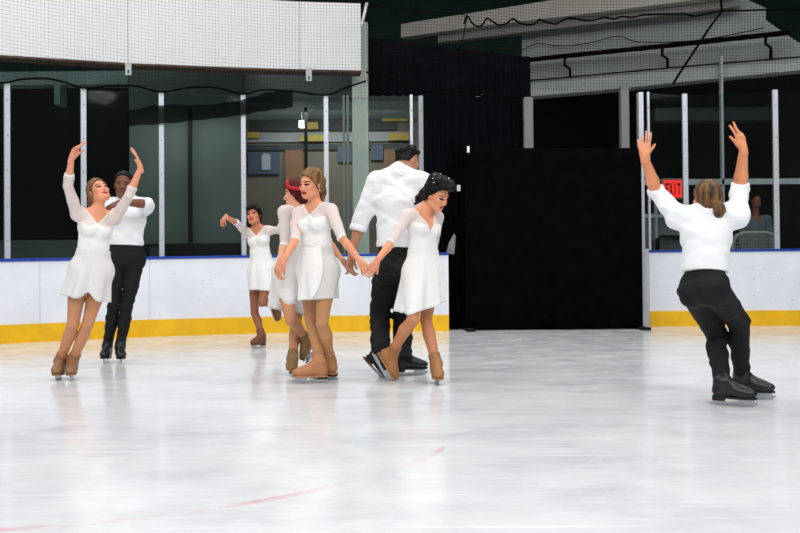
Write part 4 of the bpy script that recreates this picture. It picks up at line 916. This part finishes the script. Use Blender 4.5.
slab('white_glint', 476, 483, 94.5, 96.5, 13.7, FW, 'tiny white strip high on the charcoal drape, standing for a reflected light', 'label', .01)  # white strip paints a small light reflected in dark glass
# posts of the opening behind the backdrop
for (x0, x1, yt, lab) in ((524,533,97,'pale grey door post rising behind the middle of the backdrop'), (621,629,86,'pale grey door post rising behind the right part of the backdrop')):
    col('door_post', x0, x1, yt, 13.6, mat('pale_post', (150,152,152), .6, .15, 3), lab, .15, 'post')
col('corner_post', 638.5, 643.5, 92, 12.2, AL, 'wide grey corner post between backdrop and right boards', .12, 'post')
ep = slab('end_panel', 641, 650, 249, 327, 12.35, mat('grey_end_panel', (196,198,202), .5), 'narrow grey end panel of the right boards beside the backdrop', 'panel', .1)

# ---- grey soffit wall, pipe and beams, upper right
SO = mat('grey_insulation_wall', (150,157,154), .8, .12, 2, bump=.3, bscale=6); SOB = mat('pale_beam', (178,174,165), .7, .10, 2); 
sd = lambda x: float(np.interp(x, [401, 522, 800, 900], [16.75, 16.0, 14.03, 13.3]))
def fas(name, top, bot, off, thick, m, label, cat_, parent=None):
    n = len(top); vs = []
    for (x, y), (x2, y2) in zip(top, bot):
        vs += [at(x, y, sd(x)-off), at(x2, y2, sd(x2)-off)]
    vs += [v+V(.06, thick, 0) for v in vs]; fs = []
    k = 2*n
    for i in range(n-1):
        a = 2*i; fs += [(a, a+1, a+3, a+2), (k+a, k+a+2, k+a+3, k+a+1), (a, a+2, k+a+2, k+a), (a+1, k+a+1, k+a+3, a+3)]
    fs += [(0, k, k+1, 1), (2*n-2, 2*n-1, k+2*n-1, k+2*n-2)]
    mb = MB(); mb.add(vs, fs); o = mb.build(name, m, parent, (0,0,0)); 
    if not parent: tag(o, label, cat_)
    return o
fas('grey_soffit_wall', [(522,20),(600,2),(660,-14),(724,-14),(748,0),(766,8),(766,20),(790,37),(830,62)], [(522,97),(600,90.5),(660,84.5),(724,77.5),(748,75),(766,73.5),(767,73.4),(790,71),(830,66)], 0, .3, SO, 'grey insulated wall under the roof at the upper right behind netting', 'wall panel')
fas('lower_ledge', [(522,81),(600,74.5),(690,65.5),(800,57.5),(840,54.5)], [(522,97),(600,90.5),(690,81),(800,70),(840,66)], .24, .12, mat('grey_ledge', (166,172,170), .8, .1, 2), 'pale grey ledge along the bottom of the insulated wall', 'ledge')
bm_ = fas('roof_beam', [(401,24),(480,11.5),(546,1),(640,-15),(740,-31)], [(401,37.5),(480,26),(546,18.5),(640,7),(740,-6)], .55, .2, SOB, 'long pale roof beam slanting across the top right', 'beam')
fas('beam_flange', [(438,33),(480,27),(546,19.5),(640,8),(740,-5)], [(438,42.5),(480,37.5),(546,29.5),(640,18.5),(740,6)], .35, .15, mat('grey_flange', (126,124,118), .7, .1, 2), '', '', bm_)
pipe = cord('overhead_pipe', [at(x, y, sd(x)-.35) for x, y in ((519,61),(560,56.5),(640,48.5),(720,40),(790,32.5))], .045, 'thick black pipe running along the grey insulated wall', 'pipe')
for i, x in enumerate((566, 663.5, 767)):
    y = float(np.interp(x, [519,640,790], [61,48.5,32.5])); hp = [at(x-1, y, sd(x)-.33), at(x-1.5, y+9, sd(x)-.3), at(x+4, y+13, sd(x)-.28), at(x+4, y+24, sd(x)-.2)]
    mb = MB(); mb.tube(hp, .028, 6); o = mb.build('pipe_hanger', CORD, None, hp[0]); tag(o, ['bent black pipe hanger at the left end of the pipe', 'bent black pipe hanger at the middle of the pipe', 'bent black pipe hanger at the right end of the pipe'][i], 'hanger', 'pipe hangers under the black pipe')
cord('thin_conduit', [at(x, y, sd(x)-.30) for x, y in ((522,81),(560,78),(640,70.5),(720,63.5),(800,57))], .014, 'thin dark conduit along the top of the grey ledge', 'conduit')
cord('sagging_wire', [at(x, y, sd(x)-.1) for x, y in smoothpath([(522,50),(538,43.5),(560,46),(590,43),(618,36),(640,42),(700,40),(764,28)], 40)], .009, 'thin sagging wire across the grey insulated wall', 'wire')
# the net's lacing cord and the diagonal stay
cord('lacing_cord', px_path(smoothpath([(464,24),(467,16),(472,23),(478,26.5),(483,24),(487,18.5),(493,22),(500,25.2),(507,23),(513,19),(520,23),(530,25),(537,22),(539,19.5),(547,22),(556,24),(564,19.5),(572,18),(582,20),(592,20.5),(604,17.5),(614,19),(622,16.5),(632,17.5),(642,15),(652,14.5),(664,14.3),(676,14),(684,13.8),(694,16),(706,14),(722,11),(745,10.5),(765,9.8),(800,9)], 200), dr), .014, 'scalloped black lacing cord along the top edge of the right net')
cord('diagonal_stay', px_path([(720,-8),(722,11),(710,27),(695,50),(683,68),(673,84)], dr), .018, 'thick black stay cord running diagonally across the right net')
cord('hanging_line', px_path(smoothpath([(467,16),(464,34),(458,58),(452,80),(448,92)], 24), dr), .008, 'thin cord hanging from the left end of the lacing cord')
cord('black_net_edge', px_path(smoothpath([(366,72),(385,76),(400,82),(420,90),(445,94),(480,95.5),(524,97.5)], 40), dr), .015, 'drooping black lower edge of net over the charcoal drape')
cord('top_wire', px_path([(367,6),(420,11),(467,15)], dr), .006, 'thin straight wire from the fascia to the lacing cord', 'wire')

# ---- window wall behind the right glass
FRM = mat('grey_window_frame', (178,183,188), .5, .12, 4)
wf = empty('window_frame', at(722, 240, 14.2)*V(1,1,0)); tag(wf, 'grey window frame grid behind the right skater', 'window frame')
bw = wf.location
def bar(x0, x1, y0, y1, nm, d=14.2):
    a = at(x0, y0, d); b = at(x1, y1, d); m_ = MB(); m_.box(a[0], b[0], d, d+.08, b[2], a[2]); m_.build(nm, FRM, wf, tuple(bw))
bar(720.5, 725.5, 56, 260, 'mullion'); bar(644, 840, 179.5, 183.5, 'crossbar'); bar(644, 692, 214, 217.5, 'crossbar', 14.21); bar(655, 658, 180, 250, 'mullion', 14.22)
slab('grey_low_wall', 644, 692, 219, 300, 14.6, mat('low_panel_grey', (120,122,124), .7, .1, 2), 'pale grey low wall behind the left arm of the right skater', 'low wall', .1)
slab('dim_duct', 655, 772, 108, 120, 15.2, mat('reflected_band_grey', (46,56,54), .6, .3, 2), 'dim grey strip standing in for roof bands reflected high in the right glass', 'duct', .3)  # solid strip in place of roof bands reflected in the glass
ex = slab('exit_sign', 661.5, 684.5, 178.5, 199, 13.7, mat('sign_housing', (128,112,108), .5), 'lit red exit sign behind glass beside the raised left arm', 'sign', .08)
ea, eb = at(664, 180.3, 13.68), at(682, 197.3, 13.68); eo = tuple(ex.location)
f_ = MB(); f_.box(ea[0], eb[0], 13.68, 13.71, eb[2], ea[2]); f_.build('red_face', mat('exit_red', (226,40,34), .5, 0, emit=1.2), ex, eo)
LET = {'E': [(0,0,.26,1),(0,0,1,.2),(0,.4,.8,.6),(0,.8,1,1)], 'I': [(.36,0,.64,1)], 'T': [(.37,0,.63,1),(0,.8,1,1)]}
lw = (eb[0]-ea[0])*.175; lh = (ea[2]-eb[2])*.66; lx_ = ea[0]+(eb[0]-ea[0])*.075; lz = eb[2]+(ea[2]-eb[2])*.17; DRED = mat('exit_letter', (70,60,58), .7)
for i, ch in enumerate('EXIT'):
    g = MB(); x = lx_+i*lw*1.27
    if ch == 'X':
        for sgn in (1, -1):
            g.obox(V(x+lw/2, 13.675, lz+lh/2), nrm(V(lw*.8*sgn, 0, lh)), V(0,1,0), nrm(V(-lh, 0, lw*.8*sgn)), math.hypot(lw*.8, lh)/2, .006, lw*.13)
    else:
        for (u0, v0, u1, v1) in LET[ch]: g.box(x+u0*lw, x+u1*lw, 13.669, 13.681, lz+v0*lh, lz+v1*lh)
    g.build('letter', DRED, ex, eo)
# a reflection in the glass, built as a solid person behind the goal
def reflected_person():
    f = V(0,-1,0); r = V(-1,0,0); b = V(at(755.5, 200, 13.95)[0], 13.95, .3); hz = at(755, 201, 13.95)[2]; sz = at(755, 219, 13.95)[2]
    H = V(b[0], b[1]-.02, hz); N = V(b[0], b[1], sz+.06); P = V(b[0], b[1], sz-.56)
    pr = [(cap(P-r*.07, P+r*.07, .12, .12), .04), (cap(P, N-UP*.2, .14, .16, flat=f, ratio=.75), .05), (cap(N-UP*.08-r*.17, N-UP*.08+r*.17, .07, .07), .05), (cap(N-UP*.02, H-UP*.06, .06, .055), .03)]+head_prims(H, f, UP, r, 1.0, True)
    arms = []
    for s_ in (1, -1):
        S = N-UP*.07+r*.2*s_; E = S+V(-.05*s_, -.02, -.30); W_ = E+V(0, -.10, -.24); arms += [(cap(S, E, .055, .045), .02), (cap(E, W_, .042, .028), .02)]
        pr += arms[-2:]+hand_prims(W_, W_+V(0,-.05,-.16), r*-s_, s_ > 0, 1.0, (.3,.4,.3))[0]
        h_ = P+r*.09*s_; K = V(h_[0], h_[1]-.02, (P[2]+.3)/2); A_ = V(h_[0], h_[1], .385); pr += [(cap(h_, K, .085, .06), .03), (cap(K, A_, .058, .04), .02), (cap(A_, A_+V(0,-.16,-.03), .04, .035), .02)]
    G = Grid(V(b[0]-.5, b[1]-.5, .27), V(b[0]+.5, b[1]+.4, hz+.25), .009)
    o = sdf_obj('person', G, field(G, pr), SK['B'], None, b); tag(o, 'reflection of a person in grey open collar shirt, built as a figure behind the hockey goal', 'person')
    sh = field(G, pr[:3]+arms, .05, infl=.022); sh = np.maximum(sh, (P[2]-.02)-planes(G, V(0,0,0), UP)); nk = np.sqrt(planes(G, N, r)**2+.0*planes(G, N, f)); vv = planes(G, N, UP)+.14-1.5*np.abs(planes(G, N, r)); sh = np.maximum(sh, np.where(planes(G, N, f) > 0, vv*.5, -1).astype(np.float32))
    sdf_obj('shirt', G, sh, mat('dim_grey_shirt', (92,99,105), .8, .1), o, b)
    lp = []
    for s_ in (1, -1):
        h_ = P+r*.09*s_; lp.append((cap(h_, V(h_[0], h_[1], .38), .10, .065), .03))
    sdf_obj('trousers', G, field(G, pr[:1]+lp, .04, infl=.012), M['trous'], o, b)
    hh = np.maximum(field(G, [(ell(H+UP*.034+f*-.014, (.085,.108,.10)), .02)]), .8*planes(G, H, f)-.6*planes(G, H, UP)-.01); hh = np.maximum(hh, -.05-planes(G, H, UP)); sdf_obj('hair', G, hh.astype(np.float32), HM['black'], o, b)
    st = MB(); st.box(b[0]-.6, b[0]+.6, b[1]-.5, b[1]+.4, 0, .3); tag(st.build('standing_step', DKB, None, (b[0], b[1], 0), bevel=.01), 'hidden low dark step holding up the figure that stands for a reflection behind the goal', 'step')
reflected_person()
# hockey goal stored behind the boards
NW = mat('white_goal_net', (150,148,140), .8, .1, 20)
gx0, gx1, gd = at(733, 240, 13.4)[0], at(776.5, 240, 13.4)[0], 13.4; gzt = at(755, 232.5, 13.4)[2]
hg = empty('hockey_goal', ((gx0+gx1)/2, gd, 0)); tag(hg, 'white netted hockey goal stored behind the glass at the right', 'goal')
t = MB(); arc = [V(gx0, gd, 0), V(gx0, gd, gzt-.16), V(gx0+.05, gd, gzt-.05), V(gx0+.18, gd, gzt), V(gx1-.18, gd, gzt), V(gx1-.05, gd, gzt-.03), V(gx1, gd, gzt-.12), V(gx1, gd, 0)]
t.tube(arc, .028, 8); t.build('goal_frame', mat('goal_pipe', (170,168,160), .5), hg, tuple(hg.location))
t = MB()
for i in range(1, 22):
    x = gx0+(gx1-gx0)*i/22; t.tube([V(x, gd-.02, .3), V(x, gd-.02, gzt-.02)], .007, 3)
for i in range(14): t.tube([V(gx0, gd-.02, gzt-.05-.06*i), V(gx1, gd-.02, gzt-.05-.06*i)], .007, 3)
t.build('goal_net', NW, hg, tuple(hg.location))
cr = empty('equipment_crate', at(667, 250, 13.5)*V(1,1,0)); tag(cr, 'dark framed crate behind the boards under the left arm of the right skater', 'crate')
a = at(656, 236.5, 13.5); b = at(690, 262, 13.5); t = MB(); t.box(a[0]+.04, b[0]-.04, 13.54, 13.9, 0, a[2]-.04); t.build('crate_body', mat('crate_grey', (92,94,96), .7, .25, 18), cr, tuple(cr.location))
t = MB(); t.tube([V(a[0], 13.5, 0), V(a[0]+.03, 13.5, a[2]-.03), V(a[0]+.10, 13.5, a[2]), V(b[0], 13.5, a[2]-.02)], .03, 8); t.build('crate_rim', BK, cr, tuple(cr.location))

# ------------------------------------------------------------------ light: the arena's ceiling lamps, plus fills added behind the left glass
def area(loc, sx_, sy_, en, rx=0, ry=0, c=(1,1,1)):
    d = bpy.data.lights.new('lamp_or_fill', 'AREA'); d.shape = 'RECTANGLE'; d.size = sx_; d.size_y = sy_; d.energy = en; d.color = c
    o = bpy.data.objects.new('lamp_or_fill', d); COL.objects.link(o); o.location = loc; o.rotation_euler = (R(rx), R(ry), 0); return o
for x in (-7.5, -2.5, 2.5, 7.5):
    for y in (-4.5, 0.5, 5.5, 9.6): area((x, y, 7.6), 3.2, 1.0, LAMP*(2.3 if y < 0 else .5 if y < 1 else .88), rx=(34 if y < 0 else 18 if y < 1 else -2))
area((at(330,100,15)[0], 15.0, at(420,101,14.5)[2]-.08), 2.6, .3, 60, rx=18); area((at(180,100,13.6)[0], 13.6, 3.6), 1.6, .2, 10, rx=18)  # added fill lights that brighten the lobby and the grey partition
w = bpy.data.worlds.new('arena_air'); SC.world = w; w.use_nodes = True; w.node_tree.nodes['Background'].inputs[0].default_value = (.8,.9,1,1); w.node_tree.nodes['Background'].inputs[1].default_value = .02
vs_ = SC.view_settings; vs_.view_transform = 'Standard'; vs_.look = 'None'; vs_.gamma = 1.0; vs_.use_curve_mapping = False; vs_.exposure = EXPO
